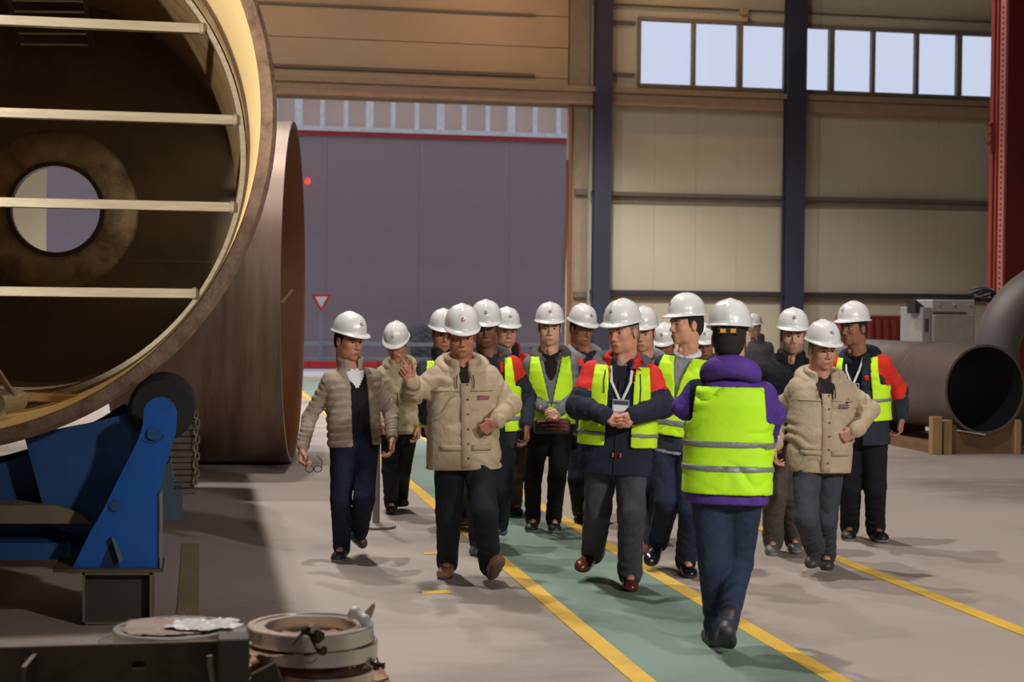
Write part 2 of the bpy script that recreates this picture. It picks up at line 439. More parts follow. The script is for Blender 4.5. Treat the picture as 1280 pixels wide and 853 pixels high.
class Person:
    """A standing or walking figure. Joints are measured: the two feet stand where they touch the floor,
    every other joint is placed at limb length from the one before it."""
    def __init__(s, label, depth, px, nx, yaw, head, hyaw, hpitch=0, hroll=0, group=None, lo=1.0, fwd=0.0, tl=.515):
        top = at(head[0], head[1], depth)
        H = top[2] - .03
        s.H = H; S = s.S = H / 1.75; s.lo = lo
        s.d = depth
        HS = 1.08 * (0.5 + 0.5 * S); sc = FPX / depth
        eye = head[1] + .181 * HS * sc; ny = eye + .205 * S * sc
        pelvis = (px, ny + tl * S * sc); neck = (nx, ny, -fwd); head = (head[0], eye, -.03 - fwd)
        s.P = at(pelvis[0], pelvis[1], depth)
        vv = ray(pelvis[0], 400); vv[2] = 0; vv = unit(vv)
        s.view = vv; s.imr = unit(np.cross(vv, _z))          # picture right, level
        s.N = at(neck[0], neck[1], depth + (neck[2] if len(neck) > 2 else 0))
        s.f = unit(-vv * math.cos(R(yaw)) + s.imr * math.sin(R(yaw)))
        s.U = unit(s.N - s.P); s.T = float(np.linalg.norm(s.N - s.P))
        s.F = unit(s.f - s.U * (s.f @ s.U)); s.L = np.cross(s.U, s.F)     # to the wearer's left
        # head
        hf = -vv * math.cos(R(hyaw)) + s.imr * math.sin(R(hyaw))
        hf = unit(hf * math.cos(R(hpitch)) - _z * math.sin(R(hpitch)))
        hl = unit(np.cross(_z, hf)); hu = np.cross(hf, hl)
        if hroll:
            c, q = math.cos(R(hroll)), math.sin(R(hroll)); hl, hu = hl * c + hu * q, hu * c - hl * q
        s.hf, s.hl, s.hu = hf, hl, hu
        s.HS = 1.08 * (0.5 + 0.5 * S)
        s.hc = at(head[0], head[1], depth + (head[2] if len(head) > 2 else -0.03))
        s.root = empty('person', (s.P[0], s.P[1], 0), label, 'person', group)
        s.arms = {}; s.legs = {}; s.prof = None
        s.near = depth < 11.2
    # ---- skeleton
    def solve(s, A, B, l1, l2, px, pref):
        "joint between A and B seen at pixel px, nearest to both limb lengths; pref is the side it bends to"
        r = ray(*px); d0 = s.d
        t = np.linspace(d0 - 0.7, d0 + 0.7, 281)
        K = CC[None] + r[None] * t[:, None]
        mid = (A + B) / 2
        cost = (np.linalg.norm(K - A, axis=1) - l1) ** 2 + (np.linalg.norm(K - B, axis=1) - l2) ** 2 - 0.012 * ((K - mid) @ pref)
        return K[int(np.argmin(cost))]
    def leg(s, side, knee, foot, toe):
        "foot and toe: pixel and lift of the sole under the ankle and under the toes"
        sg = 1 if side == 'L' else -1; S = s.S
        hip = s.P + s.L * sg * 0.088 * S - s.U * 0.02
        A = ground(*foot); A[2] += .085 * S
        # keep the leg a leg: never longer than its bones
        v = A - hip; mx = 0.885 * S
        K = s.solve(hip, A, 0.43 * S, 0.43 * S, knee, s.f * 1.0)
        Tt = ground(*toe); Tt[2] += .085 * S
        td = unit(Tt - A)
        s.legs[side] = (hip, K, A, td)
    def arm(s, side, sh, elbow, wrist, dy, hand=None, pose='relax', palm=None, bend=0.0, edy=None):
        """sh, elbow, wrist pixels; dy = depth of the wrist relative to the trunk; hand = pixel the hand points at, its depth
        offset; palm = direction the palm faces in (picture right, toward camera, up)"""
        S = s.S; sg = 1 if side == 'L' else -1
        shj = s.N + s.L * sg * sh[0] * S - s.U * sh[1] * S + s.F * (sh[2] if len(sh) > 2 else 0)
        W = at(wrist[0], wrist[1], s.d + dy)
        if edy is None:
            E = s.solve(shj, W, 0.30 * S, 0.27 * S, elbow, -s.f * 0.6 + s.L * sg * 0.3 - _z * .3)
        else:
            E = at(elbow[0], elbow[1], s.d + edy)
        hd = unit(W - E) if hand is None else unit(at(hand[0], hand[1], s.d + hand[2]) - W)
        if palm is None: pn = -s.L * sg
        else: pn = s.imr * palm[0] - s.view * palm[1] + _z * palm[2]
        pn = unit(pn - hd * (pn @ hd))
        s.arms[side] = (shj, E, W, hd, pn, pose)
    # ---- trunk profile: t, half width, front depth, back depth
    def trunk(s, prof): s.prof = np.array(prof, dtype=float)
    def tp(s, t, add=0.0):
        p = s.prof
        return [np.interp(t, p[:, 0], p[:, i]) + add for i in (1, 2, 3)]
    def tfield(s, F, add=0.0, t0=-0.5, t1=1.08, op='+', k=0.0, pw=2.4, quilt=None, wr=None, cutter=None):
        o = s.P.astype(np.float32); T = s.T
        ctr = s.P + s.U * T * (t0 + t1) / 2; ext = 0.36 + T * (t1 - t0) / 2
        lo = ctr - np.array([0.38, 0.38, ext]); hi = ctr + np.array([0.38, 0.38, ext])
        def fn(x, y, z):
            px, py, pz = x - o[0], y - o[1], z - o[2]
            u = px * s.L[0] + py * s.L[1] + pz * s.L[2]
            w = px * s.F[0] + py * s.F[1] + pz * s.F[2]
            t = (px * s.U[0] + py * s.U[1] + pz * s.U[2]) / T
            a, bf, bb = s.tp(t, add)
            b = np.where(w > 0, bf, bb)
            q = (np.abs(u / a) ** pw + np.abs(w / b) ** pw) ** (1 / pw)
            d = (q - 1) * np.minimum(a, b)
            if quilt:
                d = d - quilt[1] * (np.abs(np.cos(math.pi * t * T / quilt[0])) ** 0.6 - 0.5)
            if wr:
                amp, ph = wr
                q = 62 * t * T + 16 * np.abs(u) + ph + 2.0 * np.sin(17 * u + ph * 2 + 9 * t) + 1.6 * np.sin(19 * w + 3 * ph) + 1.2 * np.sin(33 * u - 20 * t * T)
                d = d - amp * (1.8 * np.abs(np.sin(q * .5)) - 1.1) * np.clip(0.35 + 0.9 * np.sin(11 * u + 9 * t * T + ph) + .25 * np.sin(31 * t * T - 7 * u), 0, 1.2)
            d = np.maximum(d, np.maximum((t - t1) * T, (t0 - t) * T))
            if cutter is not None: d = np.maximum(d, cutter(u, w, t))
            return d.astype(np.float32)
        F.custom(lo, hi, fn, op, k); return F
    def spt(s, u, t, off=0.004, pw=2.4, add=0.0, back=False):
        "point on the trunk surface at u metres to the wearer's left and t up the trunk"
        a, bf, bb = s.tp(t, add); b = bb if back else bf
        q = min(abs(u / a), 0.985)
        w = (b + off) * (1 - q ** pw) ** (1 / pw)
        return s.P + s.L * u + s.U * (t * s.T) + s.F * (-w if back else w)
    def patch(s, name, u0, u1, t0, t1, mats, parent, off=0.006, th=0.006, nu=4, nt=6, skew=0.0, add=0.0, back=False, mi=None):
        "a piece of cloth lying on the trunk, with its own thickness"
        V = []; Fc = []
        for l in (0, 1):
            for j in range(nt + 1):
                for i in range(nu + 1):
                    tt = t0 + (t1 - t0) * j / nt; uu = u0 + (u1 - u0) * i / nu
                    V.append(s.spt(uu + skew * (j / nt), tt + 0, off - th * l, add=add, back=back))
        n = (nu + 1) * (nt + 1)
        for j in range(nt):
            for i in range(nu):
                a = j * (nu + 1) + i; q = (a, a + 1, a + nu + 2, a + nu + 1)
                Fc.append(q); Fc.append(tuple(x + n for x in q[::-1]))
        def edge(a, b): Fc.append((b, a, a + n, b + n))
        for i in range(nu): edge(i, i + 1); edge(nt * (nu + 1) + i + 1, nt * (nu + 1) + i)
        for j in range(nt): edge((j + 1) * (nu + 1), j * (nu + 1)); edge(j * (nu + 1) + nu, (j + 1) * (nu + 1) + nu)
        me = mesh_np(name, V, Fc, None)
        if mi is not None:
            idx = [0] * len(Fc)
            c = 0
            for j in range(nt):
                for i in range(nu): idx[c] = mi(i, j); idx[c + 1] = 0; c += 2
            me.polygons.foreach_set('material_index', idx)
        return link(name, me, mats, parent, True)
    def ribbon(s, name, pts, w, m, parent, off=0.008, add=0.0):
        "a strap along (u, t) points on the trunk"
        V = []; Fc = []
        for i, (u, t) in enumerate(pts):
            q = pts[max(i - 1, 0)]; r = pts[min(i + 1, len(pts) - 1)]
            d = np.array([r[0] - q[0], (r[1] - q[1]) * s.T]); d /= np.linalg.norm(d) + 1e-9
            n = np.array([-d[1], d[0]]) * w / 2
            for o_ in (off, off - 0.004):
                V.append(s.spt(u + n[0], t + n[1] / s.T, o_, add=add)); V.append(s.spt(u - n[0], t - n[1] / s.T, o_, add=add))
        for i in range(len(pts) - 1):
            a = i * 4; b = a + 4
            Fc += [(a, a + 1, b + 1, b), (a + 3, a + 2, b + 2, b + 3), (a + 2, a, b, b + 2), (a + 1, a + 3, b + 3, b + 1)]
        return link(name, mesh_np(name, V, Fc), m, parent)
    # ---- body
    def body(s, skin, lips=None, beard=None, brows=None, bald=False):
        S = s.S; VV = []; QQ = []; MI = []; base = 0
        def add(F, mi=None):
            nonlocal base
            V, Q = F.mesh()
            if len(V) == 0: return
            VV.append(V); QQ.append(Q + base); base += len(V)
            MI.append(np.zeros(len(Q), int) if mi is None else mi(V[Q].mean(1)))
        # trunk and limbs (under the clothes)
        allp = [s.N, s.P] + [p for a in s.arms.values() for p in a[:3]] + [p for a in s.legs.values() for p in a[:3]]
        A = np.array(allp); F = Field(A.min(0) - 0.17, A.max(0) + 0.17, 0.017)
        keep = s.prof; c = s.prof.copy(); c[:, 1:] = np.minimum(c[:, 1:] - 0.035, [0.155, 0.115, 0.105]); c[:, 1:] = np.maximum(c[:, 1:], 0.03); s.prof = c
        s.tfield(F, 0.0, -0.1, 1.0, k=0.02); s.prof = keep
        for sd, (sh, E, W, hd, pn, pose) in s.arms.items():
            sg = 1 if sd == 'L' else -1; sj = sh - s.U * .030 * S - s.L * sg * .022 * S
            F.cap(s.N - s.U * 0.09 * S, sj, 0.040 * S, 0.036 * S, 0.03)
            F.cap(sj, E, 0.038 * S, 0.034 * S, 0.02); F.cap(E, W, 0.037 * S, 0.027 * S, 0.02); F.cap(W, W + hd * 0.03, 0.024 * S, 0.022, 0.02)
        for sd, (hip, K, An, td) in s.legs.items():
            F.cap(hip, K, 0.078 * S, 0.05 * S, 0.04); F.cap(K, An, 0.05 * S, 0.034 * S, 0.02); F.cap(An - _z * .02, An + td * 0.12 - _z * 0.02, 0.032, 0.026, 0.02)
        F.cap(s.N - s.U * 0.03, s.hc - s.hu * 0.08 * s.HS, 0.056 * S, 0.054 * S, 0.03)
        add(F)
        # head
        k = s.HS; h = 0.0044 * s.lo
        def W_(x, y, z): return s.hc + (s.hl * x + s.hf * y + s.hu * z) * k
        M = np.array([s.hl, s.hf, s.hu])
        F = Field(s.hc - 0.19 * k, s.hc + 0.15 * k, h)
        def E_(x, y, z, a, b, c, kk=0.02, op='+'): F.ell(W_(x, y, z), np.array([a, b, c]) * k, M, kk * k, op)
        E_(0, -.012, .032, .074, .094, .083, 0)
        E_(0, .024, -.028, .063, .064, .082, .03)
        E_(0, .036, -.072, .047, .049, .040, .03)
        E_(0, .074, -.100, .020, .014, .015, .02)
        for q in (-1, 1):
            E_(q * .042, .056, -.026, .020, .022, .018, .022)
            E_(q * .048, .012, -.072, .014, .03, .026, .03)
        F.cap(W_(-.034, .080, .020), W_(.034, .080, .020), .011 * k, None, .016 * k)
        for q in (-1, 1): E_(q * .030, .097, .001, .017, .016, .010, .010, '-')
        F.cap(W_(0, .086, .010), W_(0, .106, -.032), .0065 * k, .0105 * k, .012 * k)
        for q in (-1, 1): E_(q * .0125, .099, -.037, .008, .010, .007, .006)
        E_(0, .082, -.070, .025, .014, .018, .012)
        F.cap(W_(-.018, .0905, -.0672), W_(.018, .0905, -.0672), .0036 * k, None, .005 * k)
        F.cap(W_(-.014, .0905, -.0765), W_(.014, .0905, -.0765), .0042 * k, None, .005 * k)
        F.cap(W_(-.023, .099, -.072), W_(.023, .099, -.072), .0022 * k, None, .003 * k, '-')
        for q in (-1, 1):
            E_(q * .078, -.006, -.012, .007, .018, .030, .006)
            E_(q * .086, -.002, -.010, .006, .010, .018, .004, '-')
            F.cap(W_(q * .036, -.025, -.06), W_(q * .03, -.02, -.13), .026 * k, .03 * k, .02 * k)
        F.cap(W_(0, -.022, -.05), s.N + s.F * 0.0, .052 * k, .058 * k, .03 * k)
        E_(0, .05, -.155, .014, .012, .016, .02)
        def zones(c):
            p = (c - s.hc) / k; x = p @ s.hl; y = p @ s.hf; z = p @ s.hu
            r = np.zeros(len(c), int)
            r[(np.abs(x) < .0215) & (y > .083) & (z < -.0645) & (z > -.0805)] = 1
            r[(np.abs(x) < .052) & (np.abs(x) > .012) & (y > .07) & (z > .0165 - .10 * np.maximum(np.abs(x) - .038, 0)) & (z < .0255 - .15 * np.maximum(np.abs(x) - .03, 0))] = 2
            if beard:
                bz = (z < -.048 - .0 * x) & (y > -.01) & ((np.abs(x) > .024) | (z > -.0) | (z < -.083) | ((z > -.062) & (z < -.048)))
                bz |= (np.abs(x) > .05) & (y > -.01) & (y < .045) & (z < -.015)
                r[bz & (r == 0) & (z > -.14)] = 3
            return r
        add(F, zones)
        # hands
        for sd, (sh, E, Wr, hd, pn, pose) in s.arms.items():
            if pose == 'none': continue
            sg = 1 if sd == 'L' else -1
            s.hand(add, Wr, hd, pn, sg, pose)
        V = np.concatenate(VV); Q = np.concatenate(QQ); I = np.concatenate(MI)
        me = mesh_np('body', V, Q, I)
        bl = lips or tuple(int(v * f) for v, f in zip(skin, (.84, .72, .72)))
        ms = [skin_mat('%d_%d_%d' % skin, skin), skin_mat('lip_%d_%d_%d' % bl, bl), mat('hair_%d_%d_%d' % (brows or (30, 24, 20)), brows or (30, 24, 20), rough=.7),
              mat('beard_%d_%d_%d' % (beard or (90, 80, 75)), beard or (90, 80, 75), rough=.9, var=.3, vscale=120)]
        s.bodyo = link('body', me, ms, s.root, True)
        # eyes
        for q in (-1, 1):
            b = bmesh.new(); bmesh.ops.create_uvsphere(b, u_segments=16, v_segments=12, radius=0.0122 * k)
            me = bpy.data.meshes.new('eye'); b.to_mesh(me); b.free()
            for p in me.polygons:
                cc = p.center.normalized(); p.use_smooth = True
                p.material_index = 1 if cc.z > 0.80 else (2 if (cc.y > 0.42 or cc.y < -.52) else 0)
            o = bpy.data.objects.new('eye', me); COL.objects.link(o)
            for m in (mat('eye_white', (150, 140, 132), rough=.35), mat('iris_dark', (38, 24, 18), rough=.2), ms[0]): me.materials.append(m)
            Mx = frame4(W_(q * .030, .0725, .001), s.hl, s.hu, s.hf)
            me.transform(Matrix.Translation(-root_loc(s.root)) @ Mx); o.parent = s.root
        return s
    def hand(s, add, W, hd, pn, sg, pose):
        S = s.S * 1.04; h = 0.0038 * s.lo
        th = unit(np.cross(hd, pn)) * (-1 if sg > 0 else 1)
        F = Field(W - 0.21, W + 0.21, h)
        def B(a, c, b): return W + (hd * a + th * c + pn * b) * S
        F.cap(B(-.03, 0, 0), B(.02, 0, 0), .023 * S, .025 * S, 0)
        cv = {'relax': (28, 34, 22), 'fist': (72, 85, 50), 'point': (70, 85, 50), 'grip': (55, 60, 35), 'clasp': (48, 45, 25), 'flat': (10, 12, 8)}.get(pose, (28, 34, 22))
        spec = [(.026, .092, (.040, .025, .019), .0088), (.009, .096, (.044, .028, .020), .0090), (-.009, .091, (.041, .026, .019), .0085), (-.026, .083, (.032, .020, .017), .0075)]
        for i, (c, L, seg, r) in enumerate(spec):
            F.cap(B(.018, c * .72, 0), B(L, c, 0), .0155 * S, .0125 * S, .010)
            a = 0.0; p = (L, c, 0.0); cu = cv
            if pose == 'point' and i == 0: cu = (6, 8, 4)
            if pose == 'relax': cu = tuple(v + 5 * i for v in cv)
            for j in range(3):
                a += R(cu[j]); sp = -0.04 * (i - 1.5) * (1 if pose in ('relax', 'flat') else .3)
                q = (p[0] + seg[j] * math.cos(a), p[1] - sp * seg[j], p[2] + seg[j] * math.sin(a))
                F.cap(B(*p), B(*q), r * (1 - .07 * j) * S, r * (.94 - .08 * j) * S, .0025)
                p = q
        # thumb leaves the side of the palm near its base
        if pose == 'point': T = [(.022, .024, .004), (.050, .050, .006), (.078, .062, .004), (.104, .070, .0)]
        elif pose in ('fist', 'clasp', 'grip'): T = [(.022, .024, .006), (.052, .040, .020), (.078, .034, .036), (.096, .018, .042)]
        else: T = [(.022, .024, .006), (.050, .043, .016), (.080, .050, .022), (.103, .050, .026)]
        F.cap(B(*T[0]), B(*T[1]), .0165 * S, .0125 * S, .010)
        F.cap(B(*T[1]), B(*T[2]), .0115 * S, .0100 * S, .003); F.cap(B(*T[2]), B(*T[3]), .0100 * S, .0082 * S, .003)
        add(F)
    def hair(s, rgb, length=1.0, name='hair'):
        "short hair under the hard hat: a cap of hair cut round the face and ears"
        k = s.HS; F = Field(s.hc - 0.17 * k, s.hc + 0.15 * k, 0.0055 * s.lo)
        def W_(x, y, z): return s.hc + (s.hl * x + s.hf * y + s.hu * z) * k
        M = np.array([s.hl, s.hf, s.hu])
        F.ell(W_(0, -.016, .030), np.array([.0775, .096, .086]) * k, M)
        F.ell(W_(0, -.04, -.02), np.array([.070, .068, .070 * length]) * k, M, .02 * k)
        for q in (-1, 1): F.cap(W_(q * .072, .022, .02), W_(q * .070, .018, -.018), .007 * k, .005 * k, .006)
        F.ell(W_(0, .085, -.02), np.array([.075, .067, .088]) * k, M, 0, '-')
        for q in (-1, 1): F.ell(W_(q * .082, .0, -.03), np.array([.016, .024, .036]) * k, M, 0.004, '-')
        V, Q = F.mesh()
        if len(V): link(name, mesh_np(name, V, Q), mat('hair_%d_%d_%d' % rgb, rgb, rough=.75, var=.3, vscale=60, bump=.4, bscale=250), s.root, True)
        return s
    def helmet(s, emblem='dark', tone=None, tilt=0, ratchet=False, back=0.0):
        C = helmet_meshes(); off = root_loc(s.root)
        hf, hu = s.hf, s.hu
        if tilt: c, q = math.cos(R(tilt)), math.sin(R(tilt)); hf, hu = hf * c - hu * q, hu * c + hf * q
        M = frame4(s.hc - s.hf * back * s.HS, s.hl, hf, hu, s.HS)
        M = Matrix.Translation(-off) @ M
        h = bpy.data.objects.new('helmet', C['shell']); COL.objects.link(h); h.parent = s.root; h.matrix_local = M
        for nm, key in (('headband', 'band'), ('emblem', 'emblem_' + emblem)) + ((('ratchet', 'ratchet'),) if ratchet else ()):
            e = bpy.data.objects.new(nm, C[key]); COL.objects.link(e); e.parent = h
        return h
    def glasses(s, rgb=(40, 40, 44)):
        k = s.HS; mb = MB()
        def W_(x, y, z): return s.hc + (s.hl * x + s.hf * y + s.hu * z) * k
        for q in (-1, 1):
            mb.tube([W_(q * .031 + .020 * math.cos(a), .104, -.002 + .014 * math.sin(a)) for a in [2 * math.pi * i / 14 for i in range(14)]], .0018, 5, True)
            mb.tube([W_(q * .052, .102, .002), W_(q * .072, .06, .002), W_(q * .078, .0, .0)], .0017, 5)
        mb.tube([W_(-.011, .105, .0), W_(.011, .105, .0)], .0018, 5)
        mb.build('glasses', mat('frame_dark', rgb, rough=.3), s.root)
        return s
    # ---- clothes
    def pants(s, rgb, key, r=(.100, .078, .066), seat=(.172, .135, .125), wr=0.006, cuff=0.0, name='trousers', h=0.0105):
        S = s.S; m = cloth(key, rgb)
        P = [s.P + s.U * .10] + [p for a in s.legs.values() for p in a[:3]]
        A = np.array(P); F = Field(A.min(0) - 0.16, A.max(0) + 0.16, h * s.lo)
        M = np.array([s.L, s.F, s.U])
        F.ell(s.P - s.U * 0.0, np.array([seat[0], seat[1], 0.15]) * S, M)
        ph = random.random() * 6
        for i, (sd, (hip, K, An, td)) in enumerate(s.legs.items()):
            sg = 1 if sd == 'L' else -1
            F.cap(hip + s.L * sg * -.004, K, r[0] * S, r[1] * S, 0.03, fold=(wr * .6, 2.5, ph + i * 2, 0.6, 1.1))
            low = An - _z * 0.035 * (1 if An[2] < .2 else .6)
            F.cap(K, An + (K - An) * 0.04 - _z * .0, r[1] * S, r[2] * S, 0.02, fold=(wr * .9, 4.4, ph + 1 + i, 0.5, 1.3))
            F.cap(An + (K - An) * 0.10, An - unit(K - An) * (0.022 + cuff), r[2] * S * 1.0, r[2] * S * 0.98, 0.01, fold=(wr * .8, 1, ph, 1, 1))
        V, Q = F.mesh(); s.pantso = link(name, mesh_np(name, V, Q), m, s.root, True)
        return s
    def socks(s, rgb=(30, 30, 34)):
        for sd, (hip, K, An, td) in s.legs.items():
            F = Field(An - .16, An + .16, .009 * s.lo); u = unit(K - An)
            F.cap(An + u * .12, An - u * .02, .044 * s.S, .042 * s.S); F.cap(An - u * .02, An - u * .035 + td * .085, .040 * s.S, .030 * s.S, .02)
            V, Q = F.mesh(); link('sock', mesh_np('sock', V, Q), cloth('sock_%d_%d_%d' % rgb, rgb), s.root, True)
    def shoes(s, rgb, key, sole=(60, 58, 56), name='shoe', big=1.0, high=0.0, rough=.5, solek='sole', toe=0.0, laces=None):
        s.socks()
        for sd, (hip, K, An, td) in s.legs.items():
            S = s.S * big * 1.13
            up = unit(K - An) * .3 + _z * .7
            if abs(td[2]) > .25: up = unit(K - An)
            sidev = unit(np.cross(td, up)); up = unit(np.cross(sidev, td))
            # axis of the sole: parallel to heel-toe, below the ankle
            dn = 0.088 * s.S
            tdl = unit(td + up * 0.28) if abs(td[2]) > 0.12 else td
            M = np.array([sidev, tdl, np.cross(sidev, tdl)]); u2 = M[2]
            def B(a, c, b): return An + tdl * a * S + sidev * c * S + u2 * b
            F = Field(An - 0.27, An + 0.27, 0.0062 * s.lo)
            z0 = -dn
            F.cap(B(-.035, 0, z0 + .034), B(.045, 0, z0 + .034), .036 * S, .036 * S, .0)
            F.cap(B(.045, 0, z0 + .032), B(.15, .004, z0 + .028), .038 * S, .034 * S, .02)
            F.ell(B(.12, 0, z0 + .03), np.array([.045, .075, .034]) * S, M, .02)
            F.cap(B(-.02, 0, z0 + .05), B(-.006, 0, .02 + high), .036 * S, .040 * S, .02)
            F.cap(B(.012, 0, z0 + .09), B(.03, 0, z0 + .075), .034 * S, .032 * S, .02)
            F.cap(B(.0, 0, z0 + .075), B(.085, 0, z0 + .045), .032 * S, .026 * S, .02)
            # sole: flat bottom with a welt that stands out a little
            def cut(x, y, z):
                pz = (x - An[0]) * u2[0] + (y - An[1]) * u2[1] + (z - An[2]) * u2[2]
                return (z0 + .003 - pz).astype(np.float32)
            S_, g = F.sl(F.o, F.o + F.h * F.n); F.v = np.maximum(F.v, np.broadcast_to(cut(*g), F.v.shape)).astype(np.float32)
            V, Q = F.mesh()
            pz = (V[Q].mean(1) - An) @ u2
            mi = (pz < z0 + .022).astype(int)
            me = mesh_np(name, V, Q, mi)
            o = link(name, me, [mat('shoe_' + key, rgb, rough=rough, var=.12, vscale=25, bump=.1, bscale=120), mat(solek, sole, rough=.8)], s.root, True)
            if laces:
                mb = MB()
                for j in range(4):
                    a = .035 + j * .016; hgt = z0 + .098 - j * .009
                    mb.tube([B(a, -.018, hgt - .006), B(a + .004, 0, hgt), B(a, .018, hgt - .006)], .0028, 5)
                mb.build('laces', mat('laces_' + key, laces, rough=.8), o)
        return s
    def jacket(s, rgbs, key, hem=-0.2, h=0.0105, sl=(.072, .060, .050), bulk=0.0, open_=None, quilt=None, wr=0.004, zone=None, name='jacket',
               collar=None, slq=None, cuffback=0.02, top=1.04, sleeves=True, elfold=.006, kwm=None, hood=None):
        S = s.S; F = None; s.slr = sl[0]
        pts = [s.P + s.U * s.T * hem, s.N + s.U * 0.1] + ([p for a in s.arms.values() for p in a[:3]] if sleeves else [])
        A = np.array(pts); pad = 0.30 if not sleeves else 0.25
        F = Field(np.minimum(A.min(0), s.P - 0.28 + np.array([0, 0, .1])) - 0.05, A.max(0) + np.array([.22, .22, .16]), h * s.lo)
        ph = random.random() * 6
        s.tfield(F, bulk, hem, top, quilt=quilt, wr=(wr, ph), pw=2.3)
        if sleeves:
            for i, (sd, (sh, E, W, hd, pn, pose)) in enumerate(s.arms.items()):
                sg = 1 if sd == 'L' else -1
                F.cap(s.N - s.U * 0.055 * S + s.L * sg * .05, sh - s.U * .018 - s.L * sg * .012, .050 * S + bulk, sl[0] * .88 * S, 0.04)
                fo = (elfold, 3.2, ph + i, 0.3, 1.3) if not slq else (slq[1], slq[2], ph, 1, 1)
                fo2 = (elfold, 3.6, ph + 2 + i, 1.2, .9) if not slq else (slq[1], slq[2], ph + 1, 1, 1)
                F.cap(sh - s.U * .018 - s.L * sg * .012, E, sl[0] * .88 * S, sl[1] * .92 * S, 0.03, fold=fo)
                F.cap(E, W - unit(W - E) * cuffback, sl[1] * .92 * S, sl[2] * .95 * S, 0.02, fold=fo2)
        if open_:
            w_, t0, t1, dep = open_[:4]       # opening: half width at bottom/top, from t0 to t1
            o = s.P
            def fn(x, y, z):
                px, py, pz = x - o[0], y - o[1], z - o[2]
                u = px * s.L[0] + py * s.L[1] + pz * s.L[2]; w = px * s.F[0] + py * s.F[1] + pz * s.F[2]
                t = (px * s.U[0] + py * s.U[1] + pz * s.U[2]) / s.T
                hw = np.interp(t, *w_)
                return np.maximum(np.maximum(np.abs(u - (open_[4] if len(open_) > 4 else 0)) - hw, dep - w), np.maximum(t0 - t, t - t1) * s.T).astype(np.float32)
            F.custom(s.P - 0.6, s.N + 0.45, fn, '-', 0.012)
        if collar: s.collar_sdf(F, **collar)
        # hollow the neck so the throat shows
        F.cap(s.N + s.U * 0.0 + s.F * .012, s.hc - s.hu * .06, .058 * S, .066 * S, 0.01, '-')
        V, Q = F.mesh()
        mi = zone(V[Q].mean(1)) if zone else None
        me = mesh_np(name, V, Q, mi)
        ms = [cloth('%s_%d' % (key, i), c, **(kwm or {})) for i, c in enumerate(rgbs)]
        s.jo = link(name, me, ms, s.root, True)
        if hood: s.hoodm(**hood)
        return s
    def ringpts(s, rx, ry, z, tilt, gap, n=18, yo=0.0):
        P = []
        for i in range(n + 1):
            a = R(gap + (360 - 2 * gap) * i / n)     # 0 = front
            f = math.cos(a)
            P.append(s.N + s.L * math.sin(a) * rx * s.S + s.F * (f * ry + yo) * s.S + s.U * (z + tilt * f) * s.S)
        return P
    def collar_sdf(s, F, rx=.082, ry=.085, z=.035, tilt=-.02, gap=20, r=.018, hgt=.05, k=.02, lean=0.0):
        P = s.ringpts(rx, ry, z, tilt, gap); Q = s.ringpts(rx * (1 + lean), ry * (1 + lean), z + hgt, tilt, gap)
        for i in range(len(P) - 1):
            for a, b in ((P[i], Q[i]), (P[i + 1], Q[i + 1]), (Q[i], Q[i + 1])): F.cap(a, b, r * s.S, r * .8 * s.S, .012)
    def hoodm(s, rgb, key, rx=.115, ry=.10, z=.0, tilt=-.045, gap=28, r=(.030, .052), name='hood', yo=-.02, drape=0.10, kw=None, r2=None):
        "a hood lying folded round the neck and down the back"
        P = s.ringpts(rx, ry, z, tilt, gap, 20, yo)
        A = np.array(P); F = Field(A.min(0) - 0.17, A.max(0) + 0.12, 0.009 * s.lo); n = len(P) - 1
        ph = random.random() * 6
        for i in range(n):
            m0 = math.sin(math.pi * i / n); m1 = math.sin(math.pi * (i + 1) / n)
            F.cap(P[i], P[i + 1], (r[0] + (r[1] - r[0]) * m0) * s.S, (r[0] + (r[1] - r[0]) * m1) * s.S, .02)
        if drape:
            c = s.N - s.F * (.10 + .0) * s.S
            F.cap(c + s.U * .0 - s.L * .05, c - s.U * drape * s.S - s.F * .02, .045 * s.S, .035 * s.S, .04)
            F.cap(c + s.U * .0 + s.L * .05, c - s.U * drape * s.S - s.F * .02, .045 * s.S, .035 * s.S, .04)
        F.cap(s.N, s.hc - s.hu * .05, .064 * s.S, .078 * s.S, 0.01, '-')
        V, Q = F.mesh()
        return link(name, mesh_np(name, V, Q), cloth(key, rgb, **(kw or {})), s.root, True)
    def shirt(s, rgbs, key, zone=None, inset=-0.022, t0=-.05, t1=1.0, name='shirt', collar=True, pad=0.0):
        A = np.array([s.P, s.N]); F = Field(A.min(0) - .27, A.max(0) + np.array([.27, .27, .10]), 0.0085 * s.lo)
        s.tfield(F, inset, t0, t1, wr=(.002, 1.3))
        if collar:
            P = s.ringpts(.062, .066, .015, -.025, 16)
            for i in range(len(P) - 1): F.cap(P[i], P[i + 1], .020 * s.S, None, .01)
        F.cap(s.N + s.U * .01 + s.F * .02, s.hc - s.hu * .06, .052 * s.S, .066 * s.S, 0.008, '-')
        V, Q = F.mesh()
        mi = zone(V[Q].mean(1)) if zone else None
        link(name, mesh_np(name, V, Q, mi), [cloth('%s_%d' % (key, i), c) for i, c in enumerate(rgbs)], s.root, True)
        return s
    def ut(s, c):
        p = c - s.P; return p @ s.L, p @ s.F, (p @ s.U) / s.T
